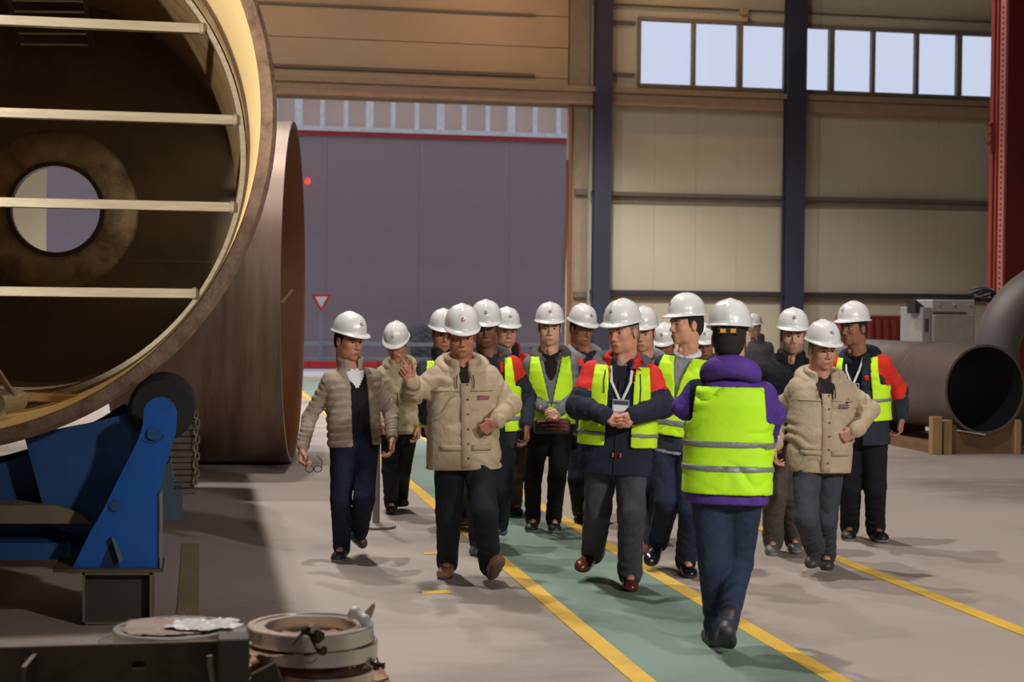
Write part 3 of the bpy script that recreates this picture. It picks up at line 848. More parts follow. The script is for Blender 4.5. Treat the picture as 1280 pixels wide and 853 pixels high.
    def vest(s, hem=-.05, top=.985, neck=((.05, .55, 1.1), (.0, .0, .10)), open_w=None, add=0.020, side=.155, bands=((.1, .2),), rgb=(205, 250, 40), hole=.105, backv=True, sg=0, wr=.003):
        """hi-vis vest over the jacket: neck = half opening width against t in front; side = half width at the shoulders"""
        S = s.S
        lo = s.P + s.U * s.T * hem; A = np.array([lo, s.N])
        def solid(F, ad, t0, t1, cutf, wr_=True):
            s.tfield(F, ad, t0, t1, wr=(wr, 2.0), pw=2.3, cutter=cutf)
        def shape(u, w, t):
            nk = np.interp(t, neck[0], neck[1])
            c1 = np.where(w > -.02, nk - np.abs(u - 0), -1.0)              # inside the front opening -> positive
            if backv: c1 = np.maximum(c1, np.where(w <= -.02, np.interp(t, (.88, .95, 1.1), (-.01, .07, .09)) - np.abs(u), -1.0))
            sh = np.interp(t, (hem, .42, .60, 1.1), (.5, .5, side, side * .86))
            c2 = np.abs(u) - sh
            return np.maximum(c1, c2)
        def build(ad, t0, t1, h):
            F = Field(A.min(0) - .29, A.max(0) + np.array([.29, .29, .08]), h)
            s.tfield(F, ad, t0, t1, wr=(wr, 2.0), pw=2.3)
            if t1 > .9:
                for sd, (sh, E, W, hd, pn, pose) in s.arms.items():
                    q = 1 if sd == 'L' else -1
                    F.cap(s.N - s.U * 0.055 * S + s.L * q * .05, sh - s.U * .018 - s.L * q * .012, .050 * S + ad - .010, .0635 * S * (s.slr / .072) + ad - .010, 0.04)
            return F
        def make(name, ad, t0, t1, m, parent, th):
            F = build(ad, t0, t1, .0085 * s.lo); K = build(ad - th, t0 - .2, max(t1, .95) + .02, .0085 * s.lo)
            F.v = np.maximum(F.v, -K.v)
            o = s.P
            def cf(x, y, z):
                px, py, pz = x - o[0], y - o[1], z - o[2]
                u = px * s.L[0] + py * s.L[1] + pz * s.L[2]; w = px * s.F[0] + py * s.F[1] + pz * s.F[2]
                t = (px * s.U[0] + py * s.U[1] + pz * s.U[2]) / s.T
                return np.maximum(np.maximum(shape(u, w, t), (t0 - t) * s.T), (t - t1) * s.T).astype(np.float32)
            F.custom(F.o, F.o + F.h * F.n, lambda x, y, z: -cf(x, y, z), '-', 0.0)
            V, Q = F.mesh()
            if len(V) == 0: return None
            return link(name, mesh_np(name, V, Q), m, parent, True)
        vm = mat('vest_lime_%d' % rgb[0], rgb, rough=.65, var=.03, vscale=6, bump=.12, bscale=26, spec=.25)
        v = make('safety_vest', add, hem, top, vm, s.root, .016)
        for b in bands:
            make('reflective_band', add + .007, b[0], b[1], mat('reflective_grey', (128, 132, 130), rough=.45, var=.06, metal=.1), v, .014)
        s.vo = v
        return s
    def badge(s, u, t, parent=None, add=.02, straps=None, wdt=.05):
        lan = s.ribbon('lanyard', straps[0], .016, cloth('lanyard_white', (225, 222, 220)), s.root, .012, add)
        s.ribbon('strap', straps[1], .016, cloth('lanyard_white', (225, 222, 220)), lan, .012, add)
        c = s.spt(u, t, .016, add=add)
        mb = MB(); x, y = s.L, s.U
        Mx = frame4(c, x, y, s.F)
        mb.box((0, 0, 0), (1, 1, 1), None); mb.bm.clear()
        bmesh.ops.create_cube(mb.bm, size=1, matrix=Mx @ Matrix.Diagonal((.10, .13, .004, 1)))
        b = mb.build('badge', mat('badge_grey', (165, 168, 178), rough=.25), lan)
        for (dx, dy, w, h, col, kk) in ((0, .045, .09, .022, (60, 62, 72), 'd'), (0, .012, .084, .036, (228, 226, 228), 'w'), (-.018, -.03, .045, .010, (90, 92, 105), 'g'), (0, -.05, .08, .012, (60, 62, 72), 'd')):
            mb = MB(); bmesh.ops.create_cube(mb.bm, size=1, matrix=Mx @ Matrix.Translation((dx, dy, .003)) @ Matrix.Diagonal((w, h, .002, 1)))
            mb.build('print', mat('badge_print_' + kk, col, rough=.5), b)
        return s

# ------------------------------------------------------------------ paints and metals
concrete = mat('floor_concrete', (158, 145, 136), rough=.62, var=.10, vscale=.55, bump=.05, bscale=9, dirt=(120, 110, 103), dscale=.42, stretch=(.55, 1.0, 1.0))
green_paint = mat('walkway_green', (118, 138, 126), rough=.55, var=.12, vscale=.8, dirt=(98, 114, 106), dscale=.9, bump=.04, bscale=12)
yellow_paint = mat('line_yellow', (214, 172, 62), rough=.6, var=.10, vscale=2.5, dirt=(176, 146, 84), dscale=1.6)
cream = mat('wall_panel_cream', (196, 188, 164), rough=.6, var=.03, vscale=1.0)
tanp = mat('door_panel_tan', (176, 160, 134), rough=.6, var=.04, vscale=1.0)
girt_m = mat('girt_brown_grey', (104, 98, 88), rough=.6, var=.08)
blue_steel = mat('column_blue', (54, 56, 72), rough=.5, var=.06)
frame_m = mat('window_frame_grey', (132, 122, 108), rough=.5)
concw = mat('hall_plain_wall', (104, 100, 92), rough=.8, var=.05)
glass = bpy.data.materials.new('clear_glass'); glass.use_nodes = True
_n = glass.node_tree.nodes; _l = glass.node_tree.links; _n.remove(_n['Principled BSDF'])
_t = _n.new('ShaderNodeBsdfTransparent'); _t.inputs['Color'].default_value = (.96, .97, 1, 1)
_g = _n.new('ShaderNodeBsdfGlossy'); _g.inputs['Roughness'].default_value = .03
_m = _n.new('ShaderNodeMixShader'); _m.inputs['Fac'].default_value = .06
_l.new(_t.outputs[0], _m.inputs[1]); _l.new(_g.outputs[0], _m.inputs[2]); _l.new(_m.outputs[0], _n['Material Output'].inputs['Surface'])

def struct(name, mb, m, parent=None, smooth=None):
    o = mb.build(name, m, parent, smooth)
    if parent is None: o['kind'] = 'structure'
    return o
def b2(x0, x1, y0, y1, z0, z1, bevel=0.0, mb=None):
    mb = mb or MB(); return mb.box(((x0 + x1) / 2, (y0 + y1) / 2, (z0 + z1) / 2), (x1 - x0, y1 - y0, z1 - z0), None, bevel)

WY = 40.0                                # inner face of the far wall
def wx(px, py=300): return float(at_y(px, py, WY)[0])
def wz(px, py): return float(at_y(px, py, WY)[2])
XL, XR, YF, ZC = -11.0, 25.0, -9.0, 15.4

# floor with its painted walkway
fl = struct('floor', b2(XL, XR, YF, WY + .4, -.25, 0.0), concrete)
gx = lambda a, b, c, d, y: (ground(a, b)[0] + ground(c, d)[0]) / 2
L1 = (ground(506.4, 608.8)[0] * .35 + ground(815.8, 853)[0] * .65)
L2 = (ground(724, 671)[0] * .4 + ground(1064.4, 851.6)[0] * .6)
L3 = (ground(948.8, 664)[0] * .4 + ground(1280, 787.5)[0] * .6)
w = struct('walkway_paint', b2(L1, L2, 2, 38, 0.0, .003), green_paint, fl)
for x in (L1, L2, L3):
    struct('painted_line', b2(x - .055, x + .055, 2, 38, 0.0, .005), yellow_paint, fl)
for px, py in ((545, 692), (545, 741)):
    g = ground(px, py); struct('paint_patch', b2(g[0] - .09, g[0] + .09, g[1] - .05, g[1] + .05, 0, .004), yellow_paint, fl)
g = ground(236, 742); struct('painted_line', b2(g[0] - .06, g[0] + .06, g[1] - 2.2, g[1] + 2.0, 0, .005), mat('line_ochre', (134, 116, 86), rough=.7, dirt=(120, 104, 76), dscale=3), fl)
# shell
struct('wall_left', b2(XL - .3, XL, YF, WY, 0, ZC), concw)
struct('wall_right', b2(XR, XR + .3, YF, WY, 0, ZC), concw)
struct('wall_front', b2(XL, XR, YF - .3, YF, 0, ZC), concw)
struct('ceiling', b2(XL - .3, XR + .3, YF - .3, WY + .4, ZC, ZC + .3), concw)

# far wall: door opening, strip window, cream sandwich panels
DX0, DX1 = wx(57), wx(709); DZ = wz(520, 128)
W0x, W1x = wx(797, 70), wx(1330, 70); Wz0, Wz1 = wz(1000, 114.5), wz(1000, 32)
wb = struct('wall_back', b2(XL, DX0, WY + .02, WY + .2, 0, ZC), cream)
def panels(x0, x1, z0, z1, wid, m=cream):
    n = max(1, round((x1 - x0) / wid)); w_ = (x1 - x0) / n
    for i in range(n):
        struct('panel', b2(x0 + i * w_ + .002, x0 + (i + 1) * w_ - .002, WY, WY + .12, z0, z1, .003), m, wb)
struct('panel_backing', b2(DX1, XR, WY + .12, WY + .16, 0, Wz0), cream, wb)
struct('panel_backing', b2(DX1, XR, WY + .12, WY + .16, Wz1, ZC), cream, wb)
struct('panel_backing', b2(DX1, W0x, WY + .12, WY + .16, Wz0, Wz1), cream, wb)
panels(DX1 + .05, XR, 0, Wz0, 1.15); panels(DX1 + .05, XR, Wz1, ZC, 1.15); panels(DX1 + .05, W0x, Wz0, Wz1, .9)
struct('panel', b2(XL, DX0, WY, WY + .02, 0, ZC), cream, wb)
# raised sectional door: boards above the opening, seams between them
z = DZ + .28; k = 0
for zt in (wz(520, 92), wz(520, 53), wz(520, 13), wz(520, -30), wz(520, -75), ZC):
    struct('door_board', b2(DX0 - .1, DX1 - .02, WY - .02, WY + .10, z + .012, zt, .012), tanp, wb); z = zt
struct('door_backing', b2(DX0 - .1, DX1, WY + .08, WY + .14, DZ, ZC), tanp, wb)
struct('door_rail', b2(DX0 - .1, DX1 - .9, WY - .07, WY - .02, wz(520, 14), wz(520, 11)), girt_m, wb)
struct('door_rail', b2(DX0 - .1, DX1 - .9, WY - .07, WY - .02, wz(520, 91), wz(520, 87)), girt_m, wb)
# long crane beam across the wall with its upper and lower flanges
zb0, zb1 = wz(760, 133), wz(760, 112)
struct('trim_1', b2(XL, XR, WY - .34, WY - .12, zb0, zb1 - .14), mat('beam_brown', (168, 138, 112), rough=.55), None)
cb = struct('trim_2', b2(XL, XR, WY - .46, WY - .04, zb1 - .13, zb1), mat('beam_light', (150, 132, 108), rough=.55), None)
for n_, (pa, pb, dep) in enumerate(((240, 244.5, .16), (362.5, 367, .16), (17, 10, .16))):
    za, zc_ = sorted((wz(760, pa + (0 if n_ < 2 else -12)), wz(760, pb + (0 if n_ < 2 else -4))))
    struct('trim_%d' % (3 + n_ * 2), b2(DX1 + .6, XR, WY - dep, WY, za, zc_), blue_steel if n_ == 1 else girt_m)
    if n_ < 2: struct('trim_%d' % (4 + n_ * 2), b2(DX1 + .6, XR, WY - .05, WY, za - .17, za), mat('girt_light', (134, 124, 108), rough=.6))
for py in (29, 94):
    struct('trim_%d' % (9 + (py > 50)), b2(wx(757), wx(790), WY - .1, WY, wz(775, py + 2), wz(775, py - 2.5)), girt_m)
# columns (H sections)
def hcol(x0, x1, y, m, name, top=ZC, fl_=.30):
    mb = MB(); t = .03
    b2(x0, x1, y - fl_, y - fl_ + t, 0, top, 0, mb); b2(x0, x1, y - t, y, 0, top, 0, mb); b2((x0 + x1) / 2 - .012, (x0 + x1) / 2 + .012, y - fl_ + t, y - t, 0, top, 0, mb)
    o = mb.build(name, m, None); o['kind'] = 'structure'
    for z in (zb0 - .05, wz(760, 240), wz(760, 366)):
        struct('cleat', b2(x0 + .02, x1 - .02, y - fl_ + t, y - t, z - .02, z), m, o)
    return o
hcol(wx(735), wx(755.5), WY - .35, blue_steel, 'trim_11')
hcol(wx(971), wx(994.5), WY - .35, blue_steel, 'trim_12')
hcol(wx(1236), wx(1259), WY - .35, blue_steel, 'trim_13')
# door jamb, guide pipe and the loose rubber seal
struct('trim_14', b2(DX1, wx(733), WY - .12, WY + .02, 0, ZC), mat('jamb_tan', (150, 134, 112), rough=.6))
for py in (240, 368): struct('cleat', b2(wx(716), wx(732), WY - .20, WY - .12, wz(724, py + 4), wz(724, py - 3)), girt_m, bpy.data.objects['trim_14'])
mb = MB(); mb.tube([(DX1 + .02, WY - .2, z) for z in (0, 3, 6, DZ)], .05, 8); struct('trim_15', mb, mat('guide_orange_brown', (136, 88, 58), rough=.5))
mb = MB(); mb.tube([at_y(709, 200, WY - .3), at_y(708.5, 260, WY - .3), at_y(706, 310, WY - .3), at_y(703, 364, WY - .3)], [.03, .04, .045, .02], 6)
tag(mb.build('door_seal', mat('seal_brown', (92, 62, 46), rough=.8), None), 'loose brown rubber seal hanging from the right edge of the big door opening', 'seal')
# strip window
wf = MB(); zz0, zz1 = Wz0, Wz1
b2(W0x, W1x, WY - .06, WY + .14, zz0 - .04, zz0 + .05, 0, wf); b2(W0x, W1x, WY - .06, WY + .14, zz1 - .05, zz1 + .04, 0, wf)
win = struct('window_1', wf, frame_m)
edges = [798.5, 867, 925, 983, 1039.5, 1091.5, 1146, 1199, 1253, 1307, 1360]
for i, e in enumerate(edges):
    wd = (.05 if i in (0, 1, 5, 6) else .07); x = wx(e, 75)
    struct('mullion', b2(x - wd, x + wd, WY - .04, WY + .12, zz0, zz1), frame_m, win)
for a, b in zip(edges[:-1], edges[1:]):
    struct('pane', b2(wx(a, 75) + .03, wx(b, 75) - .03, WY + .03, WY + .04, zz0, zz1), glass, win)
# small lamp housing above the window
c = at_y(930, 15, WY - .3); fx = empty('flood_lamp', c, 'small box flood lamp on the wall just above the strip window', 'lamp')
MB().box(c, (.20, .22, .18), None, .02).build('housing', mat('lamp_housing_tan', (170, 148, 116), rough=.4), fx)
MB().box(c + np.array([0, .02, -.17]), (.24, .08, .14), None, .02).build('lamp_head', mat('lamp_head_tan', (186, 160, 124), rough=.4), fx)
mb = MB(); mb.bar(c + np.array([0, .1, .05]), c + np.array([0, .32, .05]), .05, .05); mb.build('bracket', girt_m, fx)

# ------------------------------------------------------------------ outdoors, seen through the door
YB = 52.0
og = struct('ground_outside', b2(-60, 80, WY + .4, 110, -.3, -.02), mat('yard_pale', (168, 172, 180), rough=.85, var=.05, vscale=.3))
def oz(px, py, y=YB): return float(at_y(px, py, y)[2])
def ox(px, py=300, y=YB): return float(at_y(px, py, y)[0])
fb = empty('factory_building', (ox(530), YB, 0), 'large lavender grey factory building with a red trimmed band of windows, seen through the door', 'building')
BZ = oz(530, 170.5)
wid = 3.0; x = -26.0; RZ = oz(530, 112)
wallm = mat('cladding_lavender', (158, 142, 148), rough=.55, var=.03)
while x < 34:
    MB().box((x + wid / 2, YB + .1, BZ / 2), (wid - .006, .2, BZ), None, .003).build('cladding_panel', wallm, fb); x += wid
b2(-26, 34, YB - .08, YB + .1, BZ - .07, BZ + .07).build('red_trim', mat('trim_red', (178, 56, 62), rough=.5), fb)
b2(-26, 34, YB - .12, YB + .12, BZ + .07, BZ + .22).build('window_sill', mat('sill_white', (226, 226, 232), rough=.5), fb)
step = (698.5 - 403.0) / 10
b2(-26, 34, YB + .45, YB + .55, BZ + .2, RZ).build('window_backing', mat('blind_beige', (170, 150, 142), rough=.7), fb)
k = -14
while k < 22:
    px = 403 + step * k; xx = ox(px, 146); big = (k - 2) % 3 == 0
    wd = .12 if big else .07
    b2(xx - wd, xx + wd, YB - .05, YB + .25, BZ + .2, RZ).build('mullion', mat('mullion_white', (236, 238, 246), rough=.5), fb)
    b2(xx + wd, ox(px + step, 146) - .07, YB + .16, YB + .2, BZ + .22, RZ).build('pane', mat('pane_beige', (228, 204, 192), rough=.25, var=.04, vscale=.4), fb)
    k += 1
b2(-26, 34, YB - .1, YB + 14, RZ, RZ + .15).build('roof_edge', mat('sill_white', (226, 226, 232)), fb)
c = at_y(384, 227, YB - .2); MB().cyl(c, c + np.array([0, -.3, 0]), .09, seg=12).build('signal_light', mat('signal_red', (220, 60, 50), emit=((255, 70, 50), 1.0)), fb)
# give way sign
YS = 47.0; c = at_y(401.5, 378, YS)
sg = empty('road_sign', (c[0], YS, 0), 'red and white give way triangle sign on a grey post outside the door', 'sign')
def tri(r, y0, y1, m, nm, par):
    mb = MB(); P = [(c[0] + r * math.sin(a), y0, c[2] + .06 - r * math.cos(a)) for a in (0, 2 * math.pi / 3, 4 * math.pi / 3)]
    return mb.prism(P, (0, y1 - y0, 0)).build(nm, m, par)
pl = tri(.345, YS - .02, YS, mat('sign_red', (212, 48, 56), rough=.4), 'sign_plate', sg)
tri(.215, YS - .035, YS - .018, mat('sign_white', (232, 236, 242), rough=.4), 'sign_face', pl)
MB().cyl((c[0], YS + .06, 0), (c[0], YS + .06, c[2] + .1), .045, seg=12).build('post', mat('post_grey_blue', (142, 152, 176), rough=.5), sg)
# guard rail by the road
YG = 49.6; zr = float(at_y(420, 430, YG)[2]); gr = empty('guard_rail', (ox(450, 400, YG), YG, 0), 'low pale guard rail along the road outside the door', 'rail')
x = ox(300, 400, YG)
b2(x, ox(720, 400, YG), YG, YG + .05, zr - .07, zr + .05, .01).build('rail', mat('rail_pale', (168, 168, 172), rough=.5), gr)
zr2 = float(at_y(420, 449, YG)[2])
b2(x, ox(720, 400, YG), YG, YG + .05, max(.02, zr2 - .04), max(.09, zr2 + .05), .01).build('rail', mat('rail_blue_grey', (150, 160, 182), rough=.5), gr)
while x < ox(720, 400, YG):
    b2(x - .06, x + .06, YG + .05, YG + .15, -.02, zr + .08, .01).build('rail_post', mat('rail_post', (150, 150, 156), rough=.5), gr); x += 1.3
kb = MB(); YK = 45.3; k = 0; x = ox(250, 400, YK); kroot = empty('kerb', (ox(450, 400, YK), YK, 0), 'red painted low kerb on the pale yard outside the door', 'kerb')
while x < ox(720, 400, YK):
    b2(x, x + .98, YK, YK + .3, -.02, .20, .02).build('kerb_stone', mat('kerb_red', (190, 44, 52), rough=.6), kroot); x += 1.0
# ------------------------------------------------------------------ the big tower section on its rollers
steel_dark = mat('mill_scale_dark', (92, 74, 60), rough=.5, metal=.25, var=.25, vscale=1.2, bump=.08, bscale=8)
steel_brown = mat('rolled_steel_brown', (112, 90, 76), rough=.48, metal=.3, var=.18, vscale=1.5, stretch=(1, .3, 1), dirt=(88, 68, 56), dscale=.8)
steel_in = mat('inner_lit_cream', (238, 214, 164), rough=.5, var=.05, vscale=1.0)  # pale tone carries the light that falls in at the mouth
bare = mat('bare_strip_steel', (172, 164, 152), rough=.36, metal=.55, var=.15, vscale=12, stretch=(.3, 3, 3), bump=.1, bscale=60)
cut_edge = mat('flame_cut_edge', (128, 102, 84), rough=.6, metal=.25, var=.35, vscale=9, bump=.28, bscale=30, dirt=(96, 70, 54), dscale=5)
Y0, Y1 = 9.0, 15.5
pc = at_y(-97, 130, Y0); pr = float(at_y(347, 125, Y0)[0] - pc[0])
rt = .088; ri = pr - rt
TS = empty('pipe_section', (pc[0], Y0, 0), 'huge rust brown steel tower section open towards us with four bars across its mouth', 'pipe')
A = np.array([pc[0], Y0, pc[2]])
mb = MB(); mb.lathe(A, (0, 1, 0), [(ri, .012), (ri, Y1 - Y0), (pr, Y1 - Y0), (pr, .05)], 160, closed=False)
sh = mb.build('shell', [steel_brown], TS, 40)
# inner skin: light at the mouth, shade deeper in, put into two colours
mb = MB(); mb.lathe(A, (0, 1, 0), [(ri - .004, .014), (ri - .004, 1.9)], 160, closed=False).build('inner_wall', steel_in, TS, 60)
mb = MB(); mb.lathe(A, (0, 1, 0), [(ri - .004, 1.9), (ri - .004, Y1 - Y0 - .02)], 160, closed=False).build('inner_wall', mat('inner_shaded_tan', (158, 134, 100), rough=.5, metal=.15, var=.2, vscale=.8, dirt=(84, 66, 50), dscale=.6), TS, 60)
mb = MB(); mb.lathe(A, (0, 1, 0), [(ri - .004, .014), (ri + .004, -.002), (pr - .026, -.002), (pr - .004, .014), (pr, .05)], 160, closed=False).build('cut_rim', cut_edge, TS, 25)
mb = MB(); mb.lathe(A, (0, 1, 0), [(ri - .02, 2.0), (ri - .012, 2.03), (ri - .02, 2.06), (ri + .0, 2.08), (ri, 1.98)], 120).build('weld_seam', steel_dark, TS, 60)
# brace ring and bars
YR = Y0 / .775; rr = 1.462 + 0.0
rr = float(np.hypot(*(at_y(250, 366, YR) - A)[[0, 2]])) - .0
rr = min(rr, ri - .05)
mb = MB(); mb.lathe(np.array([A[0], YR, A[2]]), (0, 1, 0), [(rr, 0), (rr + .035, 0), (rr + .035, .10), (rr, .10)], 140).build('brace_ring', bare, TS, 60)
for a_ in range(0, 360, 24):
    d = np.array([math.cos(R(a_ + 8)), 0, math.sin(R(a_ + 8))]); q = np.array([A[0], YR + .05, A[2]])
    MB().bar(q + d * (rr + .02), q + d * (ri + .0), .10, .05, up=(0, 1, 0)).build('spacer', steel_dark, TS)
for px, py in ((200, 33.5), (150, 145.5), (150, 256), (150, 366)):
    z = float(at_y(px, py, YR)[2]); hw = math.sqrt(max(.01, rr ** 2 - (z - A[2]) ** 2))
    bx = MB().bar((A[0] - hw, YR + .02, z), (A[0] + hw, YR + .02, z), .08, .068, bevel=.004).build('cross_bar', bare, TS)
    MB().box((A[0] + hw - .02, YR + .01, z), (.05, .085, .085), None, .015).build('weld_lump', bare, bx)
# bulkhead with the man hole
hc_ = at_y(70, 262, Y1 - .1); hr = float(at_y(70 + 57, 262, Y1 - .1)[0] - hc_[0])
def plate_with_hole(name, y, th, R_, m, parent, hc_, hr, A, seg=96):
    mb = MB(); bm = mb.bm; O = []; I = []
    for k in range(seg):
        a = 2 * math.pi * k / seg
        O.append((A[0] + R_ * math.cos(a), A[2] + R_ * math.sin(a))); 
        I.append((hc_[0] + hr * math.cos(a), hc_[2] + hr * math.sin(a)))
    L = [[bm.verts.new((x, yy, z)) for x, z in S_] for yy in (y, y + th) for S_ in (O, I)]
    for k in range(seg):
        j = (k + 1) % seg
        bm.faces.new((L[0][k], L[0][j], L[1][j], L[1][k])); bm.faces.new((L[2][k], L[3][k], L[3][j], L[2][j]))
        bm.faces.new((L[1][k], L[1][j], L[3][j], L[3][k])); bm.faces.new((L[0][j], L[0][k], L[2][k], L[2][j]))
    return mb.build(name, m, parent, 40)
bh = plate_with_hole('bulkhead', Y1 - .06, .05, ri + .01, mat('bulkhead_dark', (92, 76, 58), rough=.5, metal=.2, var=.3, vscale=.9, dirt=(58, 46, 36), dscale=.6), TS, hc_, hr, A)
HC = (hc_[0], Y1 - .06, hc_[2])
mb = MB(); mb.lathe(HC, (0, -1, 0), [(hr - .012, -.08), (hr - .012, .10), (hr + .03, .10), (hr + .03, -.0)], 72).build('manhole_neck', mat('neck_dark', (60, 50, 42), rough=.4, metal=.5), bh, 40)
mb = MB(); mb.lathe(HC, (0, -1, 0), [(hr + .03, .0), (hr + .03, .02), (hr * 1.75, .02), (hr * 1.82, .0)], 72).build('reinforcing_ring', mat('ground_plate', (146, 132, 112), rough=.38, metal=.5, var=.5, vscale=3.5, dirt=(84, 68, 54), dscale=1.8, bump=.2, bscale=14), bh, 40)
for py in (325,):
    z = float(at_y(100, py, Y1 - .1)[2]); b2(A[0] - 1.4, A[0] + 1.75, Y1 - .075, Y1 - .055, z - .012, z + .012).build('weld_seam', steel_dark, bh)
# ladder rack near the crown
lr = empty('ladder', at_y(60, 55, Y1 - .6), 'steel ladder rack hanging near the crown inside the huge tower section', 'ladder')
P = lambda px, py, y: at_y(px, py, y)
for (xa, xb) in ((4, 23), (103, 113)):
    MB().bar(P(xa, -40, Y1 - 1.9), P(xb, 56, Y1 - .35), .04, .05).build('rail', mat('ladder_grey', (104, 96, 84), rough=.4, metal=.5), lr)
for k in range(8):
    t = k / 7; y = Y1 - 1.9 + 1.55 * t; py = -40 + 96 * t - 1
    MB().cyl(P(4 + 19 * t, py, y), P(103 + 10 * t, py + 1, y), .013, seg=8).build('rung', mat('rung_pale', (170, 162, 146), rough=.35, metal=.6), lr)
# timber and lever tackle lying inside at the bottom
zi = lambda x, pad=0: A[2] - math.sqrt(max(.01, (ri - .005) ** 2 - (x - A[0]) ** 2)) + pad
a_, b_ = at_y(-40, 492, 10.6), at_y(100, 499, 10.6)
MB().bar(a_, b_, .16, .05, bevel=.004).build('x', mat('plank_wood', (150, 118, 78), rough=.7, var=.2, vscale=9, stretch=(.4, 4, 4)), None)
o = bpy.data.objects['x']; o.name = 'plank'; tag(o, 'worn wooden plank lying across the bottom inside the huge tower section', 'plank')
ch = empty('chain_hoist', at_y(5, 520, 10.0), 'grey lever chain hoist lying inside the bottom of the huge tower section', 'hoist')
mb = MB(); mb.cyl(at_y(-6, 505, 9.9), at_y(22, 500, 10.1), .07, seg=16).build('hoist_body', mat('hoist_grey', (138, 132, 118), rough=.45, metal=.4), ch)
mb = MB(); mb.bar(at_y(18, 496, 10.0), at_y(-4, 463, 9.8), .035, .02).build('lever', mat('hoist_lever', (128, 118, 112), rough=.4, metal=.4), ch)
mb = MB(); mb.cyl(at_y(24, 497, 10.15), at_y(34, 496, 10.2), .045, .02, seg=12).build('hook_block', MATS['hoist_grey'], ch)
mb = MB(); mb.tube([at_y(0, 510, 9.95), at_y(4, 517, 9.85), at_y(-2, 524, 9.75), at_y(-8, 528, 9.7)], .016, 6).build('chain', mat('chain_pale', (168, 156, 132), rough=.5, metal=.4), ch)

# second, shorter can lying across behind it
D2 = 17.5; ec = at(367.5, 367.5, D2); r2 = 1.855; ec[2] = r2 + .01
ax2 = np.array([math.cos(R(7.4)), -math.sin(R(7.4)), 0]); L2_ = 1.72
C2 = empty('pipe_section', (ec[0] - ax2[0], ec[1], 0), 'brown steel can lying crosswise on the floor behind the huge tower section', 'pipe')
mb = MB(); mb.lathe(ec - ax2 * L2_, ax2, [(r2 - .05, 0), (r2 - .05, L2_), (r2, L2_), (r2, 0)], 144).build('shell', mat('can_brown', (122, 98, 82), rough=.45, metal=.3, var=.12, vscale=1.2, stretch=(4, .4, .4), dirt=(100, 76, 62), dscale=1), C2, 40)
mb = MB(); mb.lathe(ec - ax2 * (L2_ - .1), ax2, [(r2 - .053, 0), (r2 - .053, L2_ - .1)], 144, closed=False).build('inner_wall', mat('can_inside_rust', (112, 66, 36), rough=.6, var=.2, vscale=2), C2, 60)
q = ec + np.array([0, .0, 0]) - ax2 * .25; a1 = R(10)
MB().bar(at(352, 378, 17.9), at(366, 362, 17.9), .05, .02).build('lug', mat('lug_pale', (160, 116, 84), rough=.5), C2)

# blue welding rotator under the front of the section
blue = mat('rotator_blue', (8, 80, 158), rough=.42, var=.08, vscale=3, bump=.03, bscale=20, dirt=(6, 70, 140), dscale=2)
blue_dk = mat('rotator_blue_shaded', (16, 66, 120), rough=.6, var=.15, vscale=4)  # darker blue: shade on the rear parts put into the colour
blk = mat('rubber_black', (13, 13, 14), rough=.75)
iron = mat('base_iron', (78, 68, 58), rough=.6, metal=.2, var=.2)
YA = 8.78
RT = empty('welding_rotator', (at_y(150, 700, YA)[0], YA + .4, 0), 'blue welding rotator with black rubber rollers carrying the huge tower section', 'rotator')
def poly(pts, y, th, nm, m, par, bev=0):
    return MB().prism([at_y(a, b, y) for a, b in pts], (0, th, 0)).build(nm, m, par)
arc = [(200 + 21 * math.cos(R(t)), 518 + 21 * math.sin(R(t))) for t in range(-165, 15, 15)]
arm = poly([(90, 712), (113, 665), (128, 640), (150, 595), (172, 552), (179, 530)] + arc + [(219, 545), (206, 585), (198, 620), (198, 712)], YA, .07, 'swing_arm', blue, RT)
poly([(30, 545), (110, 530), (180, 512), (196, 540), (176, 600), (160, 660), (90, 668), (60, 655)], YA + .42, .07, 'side_plate', blue_dk, RT)
poly([(60, 560), (-60, 600), (-60, 700), (100, 700), (160, 660), (150, 610)], YA + .62, .06, 'gear_housing', blue_dk, RT)
poly([(199.5, 616), (202, 616), (202, 712), (199.5, 712)], YA - .02, .25, 'edge_flange', mat('flange_worn', (120, 118, 104), rough=.5, metal=.3), RT)
poly([(66, 712), (204, 712), (204, 716), (66, 716)], YA - .06, .40, 'foot_plate', iron, RT)
for t in ((192, 542, .035), (144, 632, .028)):
    c = at_y(t[0], t[1], YA); MB().cyl(c + np.array([0, -.02, 0]), c + np.array([0, .02, 0]), t[2], seg=16).build('pin', blue_dk, arm)
MB().tube([at_y(190 + 16 * math.cos(R(t)), 540 + 13 * math.sin(R(t)), YA - .004) for t in range(20, 150, 12)], .006, 5).build('weld_bead', blue_dk, arm)
MB().prism([at_y(a, b, YA - .05) for a, b in ((139, 672), (143, 673), (154, 700), (149, 703))], (0, .05, 0)).build('gusset', mat('gusset_teal', (70, 100, 104), rough=.5), arm)
poly([(124, 712), (139, 676), (150, 712)], YA - .004, .01, 'notch', mat('notch_dark', (12, 34, 66), rough=.8), arm)
